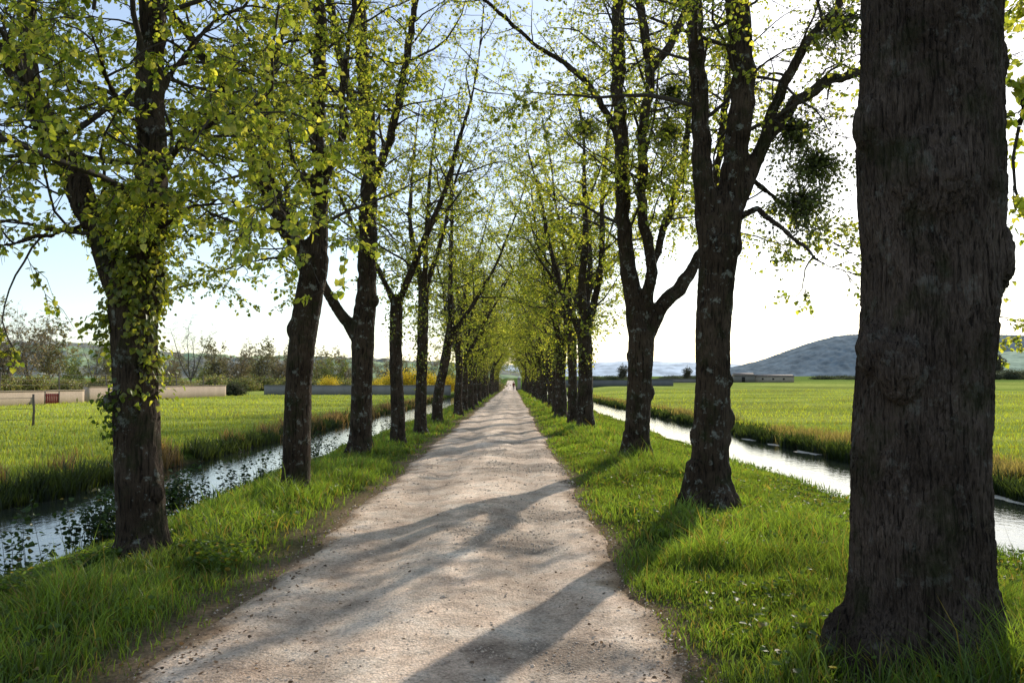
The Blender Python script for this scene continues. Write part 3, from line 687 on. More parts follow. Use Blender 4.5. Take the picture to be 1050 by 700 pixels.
# ---- third right
def exR3(o, b, p, r, gl, gb):
    for q in [(690, 92, 18.6, .5), (684, 135, 18.4, .3), (600, 128, 20.4, .3)]: mistletoe(o, b, *q)
hero('lime_tree', 'third tree in the right row, with a long branch arching left over the track', 18.2,
     [(652, 473, 19), (653, 452, 15), (655, 410, 14), (657, 365, 14.5), (658, 338, 15)],
     [dict(p=[(656, 350, 12), (649, 305, 10.5), (641, 250, 9), (637, 180, 8.5), (635, 100, 8), (634, 20, 8), (634, -70, 7), (636, -180, 6)], up=4, s0=.1),
      dict(p=[(662, 345, 10), (678, 315, 8.5), (700, 290, 8, .2), (713, 270, 6.5, .3), (728, 235, 5.5, .5), (735, 180, 5, .7), (745, 100, 4.5, .8)], up=5, s0=.25),
      dict(p=[(660, 330, 7), (668, 270, 6.5, -.3), (658, 215, 6, -.4), (659, 130, 6, -.4), (666, 72, 6, -.4), (655, 0, 5, -.4), (650, -90, 4.5, -.4)], up=4, s0=.15),
      dict(p=[(665, 75, 5.5, -.4), (688, 45, 5, -.3), (705, 0, 4.5, -.2), (720, -70, 4, 0)], up=4, s0=.15),
      dict(p=[(664, 300, 5), (680, 235, 4.5, .5), (700, 175, 4.5, .8), (706, 110, 4, 1.)], up=4, s0=.15),
      dict(p=[(637, 150, 5), (618, 108, 4.2, .2), (585, 70, 3.6, .4), (545, 42, 3, .5), (500, 3, 2.4, .5), (470, -20, 2)], s0=.2, ls=.5)],
     dict(SP, seed=40, twigs=6, gap=.3, L1=2.8), burls=[(666, 402, 7, 0), (646, 365, 5, 0)], voxel=.034, extra=exR3)

# ---- five grown kinds for the rest of the rows
def grown(seed, H=14.5, r=.20, fork=3.6, n=3, lean=0., leaf=.068, twigs=6, leaves=9, L1=2.7, name='lime_tree', sh=1500, matk='bark'):
    global rng
    rng = np.random.default_rng(seed); random.seed(seed)
    o = empty(name); g = Geo()
    T = np.array([[0, 0, -.15], [.02, 0, 1.], [lean * .3 + rng.normal(0, .04), rng.normal(0, .04), fork * .6], [lean * .7, rng.normal(0, .05), fork]])
    p, rr = cr(T, np.array([r * 1.25, r, r * .92, r * .95]), .15); g.tubes(p, rr, 18, cap=True); flare(p, rr, g, np.zeros(3), seed, 6)
    LB = []; a0 = rng.uniform(0, 6.28)
    top = p[-1]
    for i in range(n):
        a = a0 + i * 6.283 / n + rng.normal(0, .3); out = .75 if n > 1 else .1
        d = np.array([math.cos(a) * out * .45 + lean * .3, math.sin(a) * out * .45, 1.])
        L = (H - fork) * rng.uniform(.82, 1.05); q = grow(top - [0, 0, .4], d, L, 9, .09, .07)
        rad = r * rng.uniform(.5, .66) * np.linspace(1, .09, 10)
        pp, ra = cr(q, rad, .25); g.tubes(pp, np.maximum(ra, .012), 10, cap=True); LB.append((pp, ra, .06, 1.))
        if i < 2 or rng.random() < .5:
            k = rng.integers(2, 5); q2 = grow(q[k], unit(np.array([math.cos(a + .8), math.sin(a + .8), 1.1])), L * .5, 6, .1, .06)
            pp, ra = cr(q2, rad[k] * .6 * np.linspace(1, .12, 7), .25); g.tubes(pp, np.maximum(ra, .012), 8, cap=True); LB.append((pp, ra, .12, .8))
    for _ in range(5):
        z = rng.uniform(.5, fork); a = rng.uniform(0, 6.28); g.ball([math.cos(a) * r * .9, math.sin(a) * r * .9, z], r * rng.uniform(.15, .32))
    fused(g, .05, 'trunk', M[matk], o, .015, .06, .06)
    gb, gl = foliage(LB, dict(L1=L1, sp1=.5, sp2=.33, trop=.012, twigs=twigs, leaves=leaves, leaf=leaf, gap=.33, thin=.55, seed=seed, showtwig=True, tr=1.5))
    if sh: shoots(gl, gb, p, rr, 1.5 + (seed * 7 % 5) * .32, fork + .6, sh, .32, .075)
    gb.build('branches', M['twig'], o, True); gl.build('leaves', M['leaf'], o)
    return o
kinds = [grown(101, n=3, sh=700), grown(102, n=2, fork=4.4, H=15.5, sh=900), grown(103, n=4, fork=3.2, H=14, r=.25), grown(104, n=2, fork=3.9, lean=.8, H=15, sh=600), grown(105, n=3, fork=5., H=15, r=.20)]
used = [False] * 5
rng = np.random.default_rng(55); random.seed(55)
GROUP = 'lime trees lining the avenue'
def place(k, x, y, rz, s, label):
    if used[k]: o = copy_tree(kinds[k])
    else: o = kinds[k]; used[k] = True
    o.location = (x, y, float(gz(np.array([x]), np.array([y]))[0])); o.rotation_euler = (0, 0, rz); o.scale = (s, s, s)
    tag(o, label, 'tree', GROUP); return o
Lm = [(-3.06, 23.0, 1, 1.2, .92, 'fourth tree in the left row, straight slim trunk with flared foot'),
      (-2.98, 28.2, 4, 4., .95, 'fifth tree in the left row, tall upright trunk close beside the leaning one'),
      (-3.02, 34.8, 3, 0., 1.02, 'sixth tree in the left row, trunk leaning right over the verge'),
      (-2.75, 44.0, 0, 3., 1., 'seventh tree in the left row, thick dark trunk past the leaning tree'),
      (-2.8, 49.5, 2, 1., .9, 'eighth tree in the left row, just behind the thick dark trunk')]
Rm = [(2.56, 30.0, 2, 2.2, 1.08, 'fourth tree in the right row, stout trunk with small leafy shoots'),
      (2.35, 33.5, 0, .4, .95, 'fifth tree in the right row, half hidden behind the stout fourth trunk'),
      (2.25, 39.5, 2, 5.0, 1.05, 'sixth tree in the right row, broad dark trunk with rough bark'),
      (2.35, 45.5, 4, 3.3, 1., 'seventh tree in the right row, dark trunk behind the broad rough one'),
      (2.4, 51.5, 1, 1.1, 1., 'eighth tree in the right row, where the trunks begin to merge')]
for x, y, k, rz, s, lb in Lm + Rm: place(k, x, y, rz, s, lb)
y = 55.
i = 0
while y < 184:
    far = y > 95
    for sd in (0, 1):
        x = (-2.85 if sd == 0 else 2.45) + random.gauss(0, .1)
        w = 'left' if sd == 0 else 'right'
        lb = ('far dark trunk in the distant end of the %s row, packed close by perspective' if far else 'mid distance tree of the %s row, its leafy crown merging with its neighbours') % w
        place((i * 2 + sd * 3 + i // 3) % 5, x, y + random.uniform(-.5, .5) + sd * 2.2, random.uniform(0, 6.28), random.uniform(.88, 1.08), lb)
    y += 5.6 + random.uniform(-.4, .5); i += 1

# ------------------------------------------------------------------ walls
stone = simple('weathered_stone', (1, 1, 1), attr=True, var=.14, scale=7., bump=.05, dist=.004, rough=1., spec=.05)
def wall(name, label, A, B, h, th, col, cap=.08, course=.13, blk=.7):
    A = np.array(A, float); B = np.array(B, float); L = np.linalg.norm(B - A); n = max(2, int(L / blk)); d = (B - A) / L; rz = math.atan2(d[1], d[0])
    mid = (A + B) / 2; z0 = float(gz(mid[0:1], mid[1:2])[0])
    root = empty(name, (A[0], A[1], z0)); tag(root, label, 'wall')
    g = Geo(); c = Geo()
    # one rendered stone face with a slightly uneven line and colour, built as a swept strip
    ns = int(L / .5) + 1; t = np.linspace(0, L, ns); nrm = np.array([-d[1], d[0]])
    wob = (n2(t, 0 * t + A[0], .5, 3, 3.) - .5)
    def strip(y0, y1, z_lo, z_hi, wv, cm):
        z_lo = z_lo + 0 * t; z_hi = z_hi + wob * wv; P = []
        for yy, zz in ((y0, z_lo), (y1, z_lo), (y1, z_hi), (y0, z_hi)):
            P.append(np.stack([d[0] * t + nrm[0] * yy, d[1] * t + nrm[1] * yy, zz], 1))
        V_ = np.stack(P, 1); cc = (np.array(col) * cm)[None, None] * (.86 + .28 * n2(t, 0 * t, 1.3, 3, A[1]))[:, None, None] * np.ones((ns, 4, 1))
        cc[:, :2] *= .8
        b = np.arange(ns - 1)[:, None] * 4; q_ = np.concatenate([b + np.array([[k_, (k_ + 1) % 4, 4 + (k_ + 1) % 4, 4 + k_]]) for k_ in range(4)])
        G_ = Geo(); G_.add(V_.reshape(-1, 3), [q_, np.array([[3, 2, 1, 0], [4 * ns - 4, 4 * ns - 3, 4 * ns - 2, 4 * ns - 1]])], cc.reshape(-1, 3)); return G_
    strip(-th / 2, th / 2, -.4, h - cap + .02, .04, 1.).build('stone_face', stone, root)
    strip(-th / 2 - .05, th / 2 + .05, h - cap, h, .06, .8).build('coping', stone, root)
    return root
wall('stone_wall', 'long pale buff stone wall along the left edge of the left meadow', (-38.3, 44), (-38, 76), 1.12, .4, (.45, .36, .27))
wall('stone_wall', 'far pale buff stone wall section ending at the dark bush', (-38, 76.6), (-36.8, 110), 1.4, .4, (.44, .35, .27))
wall('stone_wall', 'grey stone wall crossing behind the left meadow to the tree row', (-36.0, 125), (-8.9, 125), 1.4, .45, (.26, .24, .22))
wall('stone_wall', 'dark grey stone wall crossing behind the right row at the far meadow', (10.8, 190), (36, 192), 1.4, .5, (.17, .165, .17))
wall('stone_wall', 'low broken stone wall in the right meadow below the wooded hill', (36, 235), (61, 240), 1.1, .5, (.2, .18, .17))

# ruined low farm building on the far right field
rb = empty('barn', (66, 245, float(gz(np.array([66.]), np.array([245.]))[0]))); tag(rb, 'low long pale stone shed at the foot of the wooded hill', 'building')
g = Geo(); g.box((0, 0, .9), (5.2, 4.5, 2.0), (.20, .18, .165)); g.build('wall', stone, rb)
g = Geo(); g.box((8.3, .2, .75), (11.2, 3.8, 1.7), (.36, .30, .25)); g.build('long_wall', stone, rb)
rmat = simple('old_roof_tiles', (.24, .19, .16), scale=2.)
def gable(x0, x1, y0, y1, z, h, nm):
    ym = (y0 + y1) / 2; g = Geo()
    v = [[x0, y0, z], [x1, y0, z], [x1, y1, z], [x0, y1, z], [x0, ym, z + h], [x1, ym, z + h]]
    g.add(v, [np.array([[0, 1, 5, 4], [2, 3, 4, 5], [0, 3, 2, 1]]), np.array([[1, 2, 5], [3, 0, 4]])]); g.build(nm, rmat, rb)
gable(-2.8, 2.75, -2.5, 2.5, 1.9, .75, 'roof'); gable(2.8, 14.1, -1.9, 2.3, 1.62, .6, 'roof')
dm = simple('dark_opening', (.02, .018, .015), var=.1)
g = Geo(); g.box((-.6, -2.26, .75), (.9, .06, 1.5)); g.build('door', dm, rb)
for wx in (5., 8., 11.):
    g = Geo(); g.box((wx, -1.71, .95), (.5, .05, .45)); g.build('window', dm, rb)

# gateway at the far end, person and dog
for sx, w in ((-2.9, 'left'), (1.55, 'right')):
    p = empty('gatepost', (sx, 188, -.02)); tag(p, 'pale stone gatepost on the %s side where the track leaves the avenue' % w, 'gatepost', 'gateposts at the end of the avenue')
    g = Geo(); g.box((0, 0, 1.2), (.7, .7, 2.5), (.42, .37, .33)); g.build('shaft', stone, p)
    g = Geo(); g.box((0, 0, 2.51), (.9, .9, .12), (.38, .34, .3)); g.box((0, 0, 2.66), (.62, .62, .18), (.4, .36, .32)); g.ball((0, 0, 2.92), .22); g.build('cap', stone, p)

def skin(name, verts, edges, radii, material, parent=None, sub=2):
    me = bpy.data.meshes.new(name); me.from_pydata(verts, edges, []); o = bpy.data.objects.new(name, me); COL.objects.link(o)
    md = o.modifiers.new('s', 'SKIN'); sv = me.skin_vertices[0] if me.skin_vertices else None
    for v, r in zip(me.skin_vertices[0].data, radii): v.radius = (r, r) if not isinstance(r, tuple) else r
    me.skin_vertices[0].data[0].use_root = True
    s = o.modifiers.new('u', 'SUBSURF'); s.levels = s.render_levels = sub
    dg = bpy.context.evaluated_depsgraph_get(); m2 = bpy.data.meshes.new_from_object(o.evaluated_get(dg)); bpy.data.objects.remove(o)
    m2.polygons.foreach_set('use_smooth', np.ones(len(m2.polygons), bool)); m2.materials.clear()
    for x in (material if isinstance(material, list) else [material]): m2.materials.append(x)
    o = bpy.data.objects.new(name, m2); COL.objects.link(o); o.parent = parent; return o
try:
    pr = empty('person', (.35, 180, .04), 3.3); tag(pr, 'tiny distant walker in a dark red top at the far end of the track', 'person')
    skn = simple('skin', (.42, .26, .19), var=.05); red = simple('red_cloth', (.22, .035, .03), var=.15); trs = simple('dark_trousers', (.03, .032, .045), var=.15); hm = simple('brown_hair', (.05, .03, .02))
    Vv = [(0, 0, .95), (0, 0, 1.18), (0, .01, 1.42), (0, 0, 1.52), (0, -.01, 1.6), (0, 0, 1.72), (.1, 0, .88), (.11, .06, .5), (.12, .16, .09), (.12, .05, .04), (-.1, 0, .88), (-.11, -.08, .5), (-.12, -.1, .09), (-.12, -.22, .04), (.19, 0, 1.42), (.25, -.06, 1.13), (.25, -.18, .9), (.26, -.22, .82), (-.19, 0, 1.42), (-.25, .08, 1.13), (-.26, .02, .88), (-.26, 0, .8)]
    Ee = [(0, 1), (1, 2), (2, 3), (3, 4), (4, 5), (0, 6), (6, 7), (7, 8), (8, 9), (0, 10), (10, 11), (11, 12), (12, 13), (2, 14), (14, 15), (15, 16), (16, 17), (2, 18), (18, 19), (19, 20), (20, 21)]
    Rr = [.15, .14, .16, .06, .085, .09, .09, .062, .045, .04, .09, .062, .045, .04, .065, .045, .035, .03, .065, .045, .035, .03]
    b = skin('body', Vv, Ee, Rr, [trs, red, skn], pr)
    for f in b.data.polygons:
        z = f.center.z; ax = abs(f.center.x)
        f.material_index = 2 if z > 1.5 or (ax > .2 and z < .9) else (1 if z > .95 or ax > .2 and z > .88 else 0)
    g = Geo(); g.ball((0, .02, 1.72), (.1, .11, .1)); g.build('hair', hm, pr, True)
    dg_ = empty('dog', (.95, 178.5, .04), 3.0); tag(dg_, 'small black dog on the far end of the track beside the walker', 'dog')
    blk = simple('black_fur', (.02, .018, .016), var=.3, scale=30)
    Vv = [(0, .3, .5), (0, 0, .5), (0, -.32, .52), (0, -.46, .66), (0, -.55, .74), (0, -.7, .7), (.08, .32, .34), (.08, .24, .3), (.08, .34, .17), (.08, .3, .02), (-.08, .32, .34), (-.08, .24, .3), (-.08, .34, .17), (-.08, .3, .02), (.08, -.3, .32), (.08, -.29, .17), (.08, -.32, .02), (-.08, -.3, .32), (-.08, -.29, .17), (-.08, -.32, .02), (0, .45, .56), (0, .62, .66)]
    Ee = [(0, 1), (1, 2), (2, 3), (3, 4), (4, 5), (0, 6), (6, 7), (7, 8), (8, 9), (0, 10), (10, 11), (11, 12), (12, 13), (2, 14), (14, 15), (15, 16), (2, 17), (17, 18), (18, 19), (0, 20), (20, 21)]
    skin('body', Vv, Ee, [.12, .12, .14, .09, .09, .045, .075, .055, .03, .03, .075, .055, .03, .03, .05, .035, .03, .05, .035, .03, .03, .02], blk, dg_)
    g = Geo(); g.ball((.07, -.53, .84), (.03, .02, .06)); g.build('ear', blk, dg_); g = Geo(); g.ball((-.07, -.53, .84), (.03, .02, .06)); g.build('ear', blk, dg_)
except Exception as ex:
    print('FIGURE', ex)

# red board, fences
wood = simple('grey_fence_wood', (.13, .105, .08), scale=12); wire = simple('rusty_wire', (.10, .085, .075), var=.1, rough=.5)
redp = simple('faded_red_paint', (.30, .05, .045), var=.25, scale=4)
o = empty('red_gate', (-36.9, 69, -.05), math.radians(18)); o.scale = (.8, .8, .85); tag(o, 'small faded red slatted gate leaning before the buff stone wall', 'gate')
g = Geo()
for k in range(7): g.box((-.5 + k * .165, 0, .55), (.14, .03, .95)); 
g.build('slats', redp, o)
g = Geo(); g.box((0, -.035, .85), (1.2, .04, .1)); g.box((0, -.035, .25), (1.2, .04, .1)); g.build('rails', redp, o)
for sx in (-.64, .62):
    g = Geo(); g.box((sx, 0, .6), (.1, .1, 1.3)); g.build('post', wood, o)
def fence(label, pts, h, wires, r=.05):
    o = empty('wire_fence', (pts[0][0], pts[0][1], 0)); tag(o, label, 'fence'); b = np.array([pts[0][0], pts[0][1], 0.])
    for (x, y) in pts:
        z = float(gz(np.array([x]), np.array([y]))[0]); g = Geo(); P = np.array([[x, y, z - .3], [x + .02, y, z + h * .5], [x + random.gauss(0, .03), y, z + h]]) - b
        g.tubes(P, np.array([r, r * .95, r * .85]), 8, cap=True); g.build('post', wood, o)
    for wz in wires:
        P = np.array([[x, y, float(gz(np.array([x]), np.array([y]))[0]) + wz] for x, y in pts]) - b
        q = [];
        for a, c in zip(P[:-1], P[1:]):
            for t in np.linspace(0, 1, 8, endpoint=False): q.append(a * (1 - t) + c * t - [0, 0, .05 * 4 * t * (1 - t)])
        q.append(P[-1]); g = Geo(); g.tubes(np.array(q), np.full(len(q), .009), 4); g.build('wire', wire, o)
fence('thin wire fence with one leaning post in the left meadow', [(-36, 34.5), (-27.5, 35.2), (-19.8, 35.6)], 1.3, (1.15, .7, .25), .055)
fence('tall post and wire fence above the buff stone wall', [(-38.9, 48 + 8.6 * i) for i in range(8)], 2.55, (2.45, 2.0, 1.6), .07)

# ------------------------------------------------------------------ floating scum patches at the far edge of the right ditch
mudm = simple('wet_silt', (.24, .21, .17), var=.3, scale=9, rough=.6)
foam = simple('pale_scum', (.5, .46, .40), var=.4, scale=9, rough=.7)
def patch(x, y, rx, ry, label):
    a = np.linspace(0, 6.283, 26, endpoint=False); n = len(a)
    rr = .25 + 1.3 * fbm(np.stack([np.cos(a) * 3 + x, np.sin(a) * 3 + y, 0 * a], -1), 3)
    g = Geo(); top = np.stack([np.cos(a) * rr * rx, np.sin(a) * rr * ry, 0 * a + .006], 1); bot = top * [1.04, 1.04, 1]; bot[:, 2] = -.03
    v = np.vstack([top, bot, [[0, 0, .009]]]); k = np.arange(n); k2 = (k + 1) % n
    g.add(v, [np.stack([k + n, k2 + n, k2, k], 1), np.stack([k, k2, k * 0 + 2 * n], 1)])
    o = g.build('foam_patch', foam, smooth=False); o.location = (x, y, WL); tag(o, label, 'foam patch', 'pale foam patches on the right ditch')
patch(9.15, 26.6, .3, 1.0, 'large pale foam patch on the right ditch between second tree and huge trunk')
patch(9.1, 29.8, .22, .7, 'small foam patch just beyond the large one on the right ditch')
patch(9.0, 32.5, .2, .8, 'farthest thin foam patch on the right ditch, near the second tree')
patch(9.1, 21.8, .22, .5, 'foam patch on the right ditch at the left edge of the huge trunk')
patch(9.2, 15.9, .22, 1.0, 'long foam strip along the right ditch, right of the huge trunk')

# ------------------------------------------------------------------ hills, aerial haze painted into their pale base colours
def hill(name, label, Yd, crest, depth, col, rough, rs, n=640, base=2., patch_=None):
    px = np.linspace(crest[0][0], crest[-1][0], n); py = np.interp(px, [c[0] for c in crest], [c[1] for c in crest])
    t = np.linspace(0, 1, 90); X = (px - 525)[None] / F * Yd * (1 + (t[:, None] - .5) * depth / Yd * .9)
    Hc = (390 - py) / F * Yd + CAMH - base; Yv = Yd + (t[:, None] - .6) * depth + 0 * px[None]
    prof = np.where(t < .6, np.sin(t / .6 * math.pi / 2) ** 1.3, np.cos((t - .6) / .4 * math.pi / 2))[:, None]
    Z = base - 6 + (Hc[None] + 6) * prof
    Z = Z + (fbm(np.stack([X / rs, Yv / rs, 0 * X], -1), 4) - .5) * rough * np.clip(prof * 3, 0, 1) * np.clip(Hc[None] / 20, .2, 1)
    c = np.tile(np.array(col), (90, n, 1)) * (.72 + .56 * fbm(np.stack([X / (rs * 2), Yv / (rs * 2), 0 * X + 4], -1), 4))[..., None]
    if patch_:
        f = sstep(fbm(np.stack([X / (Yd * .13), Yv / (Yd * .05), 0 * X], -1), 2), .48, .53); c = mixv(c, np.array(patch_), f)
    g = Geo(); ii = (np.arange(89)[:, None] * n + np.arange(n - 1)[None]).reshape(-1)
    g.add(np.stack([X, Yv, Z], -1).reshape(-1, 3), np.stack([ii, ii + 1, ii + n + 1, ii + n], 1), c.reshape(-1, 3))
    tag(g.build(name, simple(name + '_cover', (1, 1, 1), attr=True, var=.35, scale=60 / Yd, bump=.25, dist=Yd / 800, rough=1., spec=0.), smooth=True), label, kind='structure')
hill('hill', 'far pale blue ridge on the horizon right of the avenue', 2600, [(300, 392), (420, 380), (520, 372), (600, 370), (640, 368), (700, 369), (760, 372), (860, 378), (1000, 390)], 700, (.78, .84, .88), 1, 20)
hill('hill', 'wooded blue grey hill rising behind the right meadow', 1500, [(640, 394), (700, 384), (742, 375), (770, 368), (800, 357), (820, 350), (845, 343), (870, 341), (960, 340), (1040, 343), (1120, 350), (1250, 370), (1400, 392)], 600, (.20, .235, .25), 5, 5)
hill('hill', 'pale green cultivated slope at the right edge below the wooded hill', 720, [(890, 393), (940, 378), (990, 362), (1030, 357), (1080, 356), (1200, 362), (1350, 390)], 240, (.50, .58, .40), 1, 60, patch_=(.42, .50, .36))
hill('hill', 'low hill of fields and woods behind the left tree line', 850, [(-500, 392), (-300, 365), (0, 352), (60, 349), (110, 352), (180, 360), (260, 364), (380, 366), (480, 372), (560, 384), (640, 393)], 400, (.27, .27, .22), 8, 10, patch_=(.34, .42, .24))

# ------------------------------------------------------------------ background trees and shrubs
def bgtree(seed, H, leafcol, dens, n=4, name='bare_tree', spread=1., leaf=.25, tk=4):
    global rng
    rng = np.random.default_rng(seed); random.seed(seed)
    o = empty(name); g = Geo(); fork = H * .16
    p, r = cr(np.array([[0, 0, -.3], [.1, 0, fork * .5], [0, .1, fork]]), np.array([H * .022, H * .018, H * .016]), .4); g.tubes(p, r, 8)
    LB = []
    for i in range(n):
        a = i * 6.283 / n + rng.normal(0, .3); L = H * .85 * rng.uniform(.75, 1.)
        q = grow(p[-1] - [0, 0, .2], [math.cos(a) * .5 * spread, math.sin(a) * .5 * spread, 1], L, 8, .1, .05); ra = H * .011 * np.linspace(1, .1, 9); g.tubes(q, ra, 6); LB.append((q, ra, .08, 1.))
    g.build('trunk', M['grey_twig'], o, True)
    gb, gl = foliage(LB, dict(L1=H * .24, sp1=H * .045, sp2=H * .035, trop=.05, droop=.05, twigs=tk, leaves=max(1, dens), leaf=leaf, gap=.25, seed=seed, tr=7., tl=2.6, thin=1., cols=leafcol))
    gb.build('branches', M['grey_twig'], o, True)
    if dens: gl.build('leaves', M['shrub'], o)
    return o
def bush(seed, cols, name, R=1.6, H=2.6, n=6500, leaf=.12, group=None):
    global rng
    rng = np.random.default_rng(seed); o = empty(name); g = Geo()
    m = 60; a = rng.uniform(0, 6.28, m); e = rng.uniform(.3, 1.4, m); d = np.stack([np.cos(a) * np.cos(e) * R, np.sin(a) * np.cos(e) * R, np.sin(e) * H], 1) * rng.uniform(.6, 1.05, (m, 1))
    st = np.stack([0 * d, d * .45 + [0, 0, .2], d * .85], 1); g.tubes(st, np.tile([.03, .02, .008], (m, 1)), 4); g.build('stems', M['grey_twig'], o)
    i = rng.integers(0, m, n); f = rng.uniform(.35, 1.05, n)[:, None]; q = d[i] * f + rng.normal(0, .16, (n, 3)) * [R, R, H * .6]; q[:, 2] = np.abs(q[:, 2])
    gl = Geo(); c = np.array(cols)[rng.integers(0, len(cols), n)] * rng.uniform(.6, 1.3, (n, 1))
    gl.leaves(q, rng.normal(0, 1, (n, 3)), unit(rng.normal(0, 1, (n, 3)) + [0, -.3, .5]), leaf * rng.uniform(.6, 1.3, n), c); gl.build('leaves', M['shrub'], o); return o
olive = [(.27, .22, .10), (.28, .25, .11), (.20, .20, .09), (.30, .24, .13)]  # background leaf colours, lightened to paint in distance haze
brown = [(.28, .21, .14), (.24, .18, .12), (.22, .20, .10), (.30, .23, .15)]
fresh = [(.26, .30, .08), (.32, .34, .09), (.20, .25, .07), (.36, .33, .10)]
P1 = bgtree(201, 13, olive, 5, leaf=.27); P2 = bgtree(202, 12, brown, 3, 5); P3 = bgtree(203, 11, fresh, 6, 5, spread=1.2); P4 = bgtree(204, 14, brown, 0, 4)
for q, nm in ((P1, 'tree'), (P2, 'tree'), (P3, 'tree'), (P4, 'bare_tree')): q.name = nm
bu = [False] * 4; PR = [P1, P2, P3, P4]
rng = np.random.default_rng(77); random.seed(77)
def putbg(k, px, Yd, s, label, grp='trees beyond the left meadow wall'):
    o = copy_tree(PR[k]) if bu[k] else PR[k]; bu[k] = True
    x = (px - 525) / F * Yd; o.location = (x, Yd, float(gz(np.array([x]), np.array([float(Yd)]))[0])); o.rotation_euler = (0, 0, random.uniform(0, 6.28)); s *= 1.38; o.scale = (s, s, s)
    tag(o, label, 'tree', grp)
putbg(1, 6, 132, .82, 'brown twiggy tree at the left edge behind the buff wall')
putbg(3, 30, 140, .72, 'tall bare tree second from the left edge behind the buff wall')
putbg(0, 52, 150, .72, 'olive budding tree left of the nearest left trunk, behind the fence')
putbg(3, 96, 170, .6, 'bare tree half hidden by the leafy shoots of the nearest trunk')
putbg(2, 128, 170, .55, 'low fresh green tree behind the nearest left trunk')
putbg(3, 196, 180, .8, 'lone tall bare tree right of the nearest left trunk')
putbg(0, 222, 185, .62, 'olive round tree just right of the lone bare tree')
putbg(1, 246, 190, .64, 'brown tree above the dark bush at the wall corner')
putbg(0, 268, 185, .62, 'olive tree left of the second trunk in the left row')
putbg(1, 292, 190, .62, 'brown tree behind the second trunk in the left row')
putbg(2, 342, 190, .5, 'yellow green tree between the second and third left trunks')
putbg(0, 330, 205, .55, 'olive tree close right of the second left trunk')
putbg(1, 355, 195, .55, 'brown tree close left of the third left trunk')
for px, yd, s, k in ((-40, 128, .8, 0), (-15, 150, .8, 1), (75, 190, .6, 2), (112, 200, .6, 0), (165, 200, .55, 1), (180, 210, .5, 0), (210, 220, .5, 2), (235, 215, .5, 1), (258, 220, .52, 2), (282, 215, .55, 0), (306, 220, .5, 1), (320, 220, .5, 2), (375, 215, .5, 0), (395, 230, .5, 1), (415, 225, .5, 0), (440, 230, .5, 1), (462, 230, .5, 2)):
    putbg(k, px, yd, s, 'hazy tree in the back rank beyond the left meadow walls')
ub = bush(310, [(.30, .30, .08), (.34, .30, .10), (.22, .25, .08), (.30, .23, .13)], 'shrub', 3.4, 2.6, n=5000, leaf=.2)
ux = list(zip(np.linspace(-45, 500, 34), np.concatenate([np.linspace(122, 160, 16), np.linspace(140, 165, 18)])))
for i, (px, yd) in enumerate(ux):
    if px > 225: yd = 175 + 6 * (i % 3)
    o = ub if i == 0 else copy_tree(ub); x = (px - 525) / F * yd; o.location = (x, yd, -.15); o.rotation_euler = (0, 0, i * 1.7); k_ = random.uniform(.7, 1.2); o.scale = (k_, k_, k_)
    tag(o, 'olive spring shrub in the thicket behind the left meadow walls', 'shrub', 'olive shrubs behind the left walls')
fo = bush(301, [(.8, .6, .03), (.75, .52, .03), (.5, .42, .05)], 'forsythia_bush', 2.6, 3.0)
fx = [(405, 150, 'yellow flowering bush between the third and fourth left trunks'), (388, 160, 'yellow bush just right of the third left trunk'), (422, 150, 'yellow flowering bush between the fourth and fifth left trunks'), (440, 155, 'yellow flowering bush right of the fifth left trunk'), (338, 165, 'dull yellow bush between the second and third left trunks'), (456, 160, 'rightmost yellow bush beside the leaning left trunk')]
for i, (px, yd, lb) in enumerate(fx):
    o = fo if i == 0 else copy_tree(fo); x = (px - 525) / F * yd; o.location = (x, yd, -.1); o.rotation_euler = (0, 0, i * 1.3); s = [1.3, .8, 1.35, 1.2, 1.0, 1.1][i]; o.scale = (s * 1.25, s, s)
    tag(o, lb, 'bush', 'yellow flowering bushes behind the grey wall')
db = bush(302, [(.06, .07, .035), (.09, .075, .05), (.05, .065, .025)], 'bush', 2.0, 1.8); db.location = (-36.9, 114, -.1); tag(db, 'dark scrubby bush where the buff and grey walls meet', 'bush')
hb = bush(303, [(.075, .085, .05), (.10, .10, .06), (.12, .13, .07)], 'hedge_bush', 3.6, 3.6, leaf=.22)
hx = [(1020, 330), (1036, 330), (1052, 335), (1068, 330), (1084, 330), (1004, 330), (980, 335)]
for i, (px, yd) in enumerate(hx):
    o = hb if i == 0 else copy_tree(hb); x = (px - 525) / F * yd; o.location = (x, yd, float(gz(np.array([x]), np.array([float(yd)]))[0]) - .2); o.rotation_euler = (0, 0, i * 2.1); s = random.uniform(.85, 1.15); o.scale = (s * 1.2, s * 1.2, s)
    tag(o, 'hazy round bush in the hedge at the right edge under the pale slope', 'hedge bush', 'hedge bushes at the far right')
lb_ = bush(304, [(.06, .075, .04), (.09, .10, .055)], 'low_hedge_bush', 6., 1.5, leaf=.25)
for i, px in enumerate((606, 628, 650, 690, 706, 722, 765, 845, 862, 880, 900)):
    yd = 330 + 8 * (i % 3); o = lb_ if i == 0 else copy_tree(lb_); x = (px - 525) / F * yd; o.location = (x, yd, float(gz(np.array([x]), np.array([float(yd)]))[0]) - .1); o.rotation_euler = (0, 0, i * 2.1)
    tag(o, 'low dark field hedge bush along the far edge of the right meadow', 'hedge bush', 'low hedge bushes beyond the right meadow')
ct = bgtree(205, 6.5, [(.09, .08, .06)] * 4, 3, 5, name='young_tree', leaf=.3)
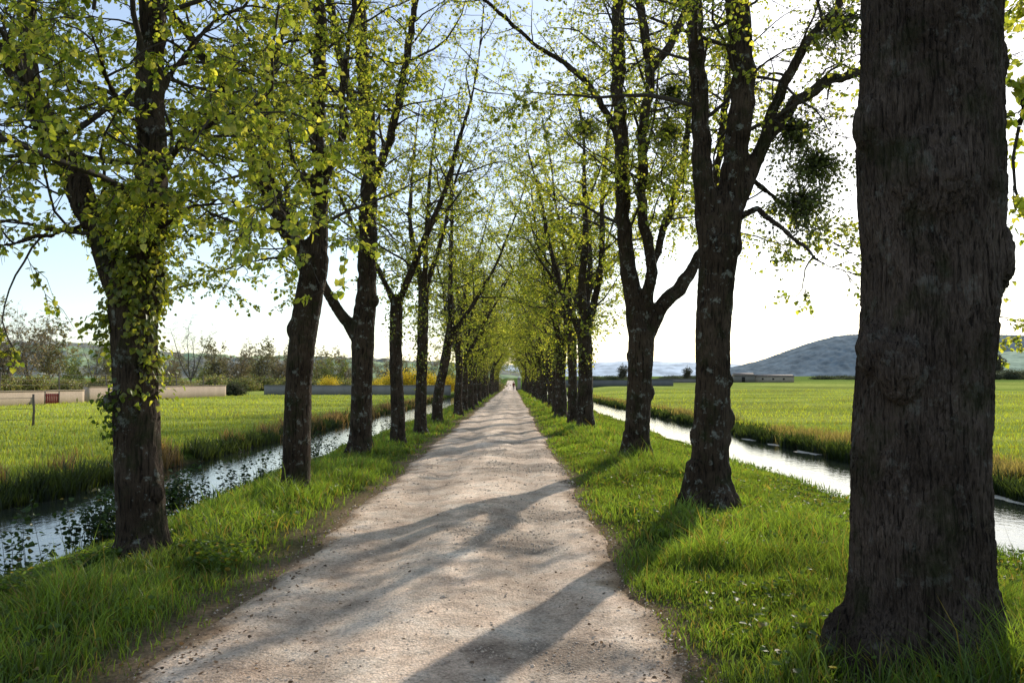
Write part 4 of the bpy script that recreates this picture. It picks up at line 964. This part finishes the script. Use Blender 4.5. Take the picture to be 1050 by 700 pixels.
for i, (px, yd, s, lb) in enumerate(((638, 300, .8, 'small lone tree on the far right plain, left of the third trunk'), (704, 310, .7, 'small lone tree on the far plain left of the second trunk'), (1022, 560, 2.1, 'hazy tree standing on the pale slope at the right edge'))):
    o = ct if i == 0 else copy_tree(ct); x = (px - 525) / F * yd; o.location = (x, yd, float(gz(np.array([x]), np.array([float(yd)]))[0]) - .1); o.scale = (s, s, s); tag(o, lb, 'tree')

# ------------------------------------------------------------------ light, sky, camera
w = bpy.data.worlds.new('World'); scene.world = w; w.use_nodes = True
nt = w.node_tree; nt.nodes.clear()
out = nt.nodes.new('ShaderNodeOutputWorld'); bg = nt.nodes.new('ShaderNodeBackground'); sk = nt.nodes.new('ShaderNodeTexSky')
sk.sky_type = 'NISHITA'; sk.sun_disc = False; sk.sun_elevation = SUN_EL; sk.sun_rotation = SUN_AZ
sk.air_density = 1.0; sk.dust_density = .5; sk.ozone_density = 1.6
bg.inputs[1].default_value = .135
hz_ = nt.nodes.new('ShaderNodeMixRGB'); hz_.blend_type = 'ADD'; hz_.inputs[0].default_value = 1; hz_.inputs[2].default_value = (1.75, 1.95, 2.2, 1)
nt.links.new(sk.outputs[0], hz_.inputs[1]); nt.links.new(hz_.outputs[0], bg.inputs[0]); nt.links.new(bg.outputs[0], out.inputs[0])
sd = Vector((math.sin(SUN_AZ) * math.cos(SUN_EL), math.cos(SUN_AZ) * math.cos(SUN_EL), math.sin(SUN_EL)))
ld = bpy.data.lights.new('sun', 'SUN'); ld.energy = 5.0; ld.angle = math.radians(.55); ld.color = (1., .90, .76)
lo = bpy.data.objects.new('sun', ld); COL.objects.link(lo); lo.rotation_euler = sd.to_track_quat('Z', 'Y').to_euler(); lo.location = (20, 40, 30)
cd = bpy.data.cameras.new('camera'); cam = bpy.data.objects.new('camera', cd); COL.objects.link(cam)
cam.location = (0, 0, CAMH); cam.rotation_euler = (math.pi / 2 + PITCH, 0, 0)
cd.sensor_width = 36; cd.lens = 36 * F / 1050; cd.clip_end = 9000; cd.clip_start = .05
scene.camera = cam
scene.view_settings.view_transform = 'Standard'; scene.view_settings.look = 'None'; scene.view_settings.exposure = 0
c = scene.cycles; c.max_bounces = 7; c.diffuse_bounces = 3; c.glossy_bounces = 3; c.transmission_bounces = 4; c.transparent_max_bounces = 4
c.sample_clamp_indirect = 6; c.use_denoising = True
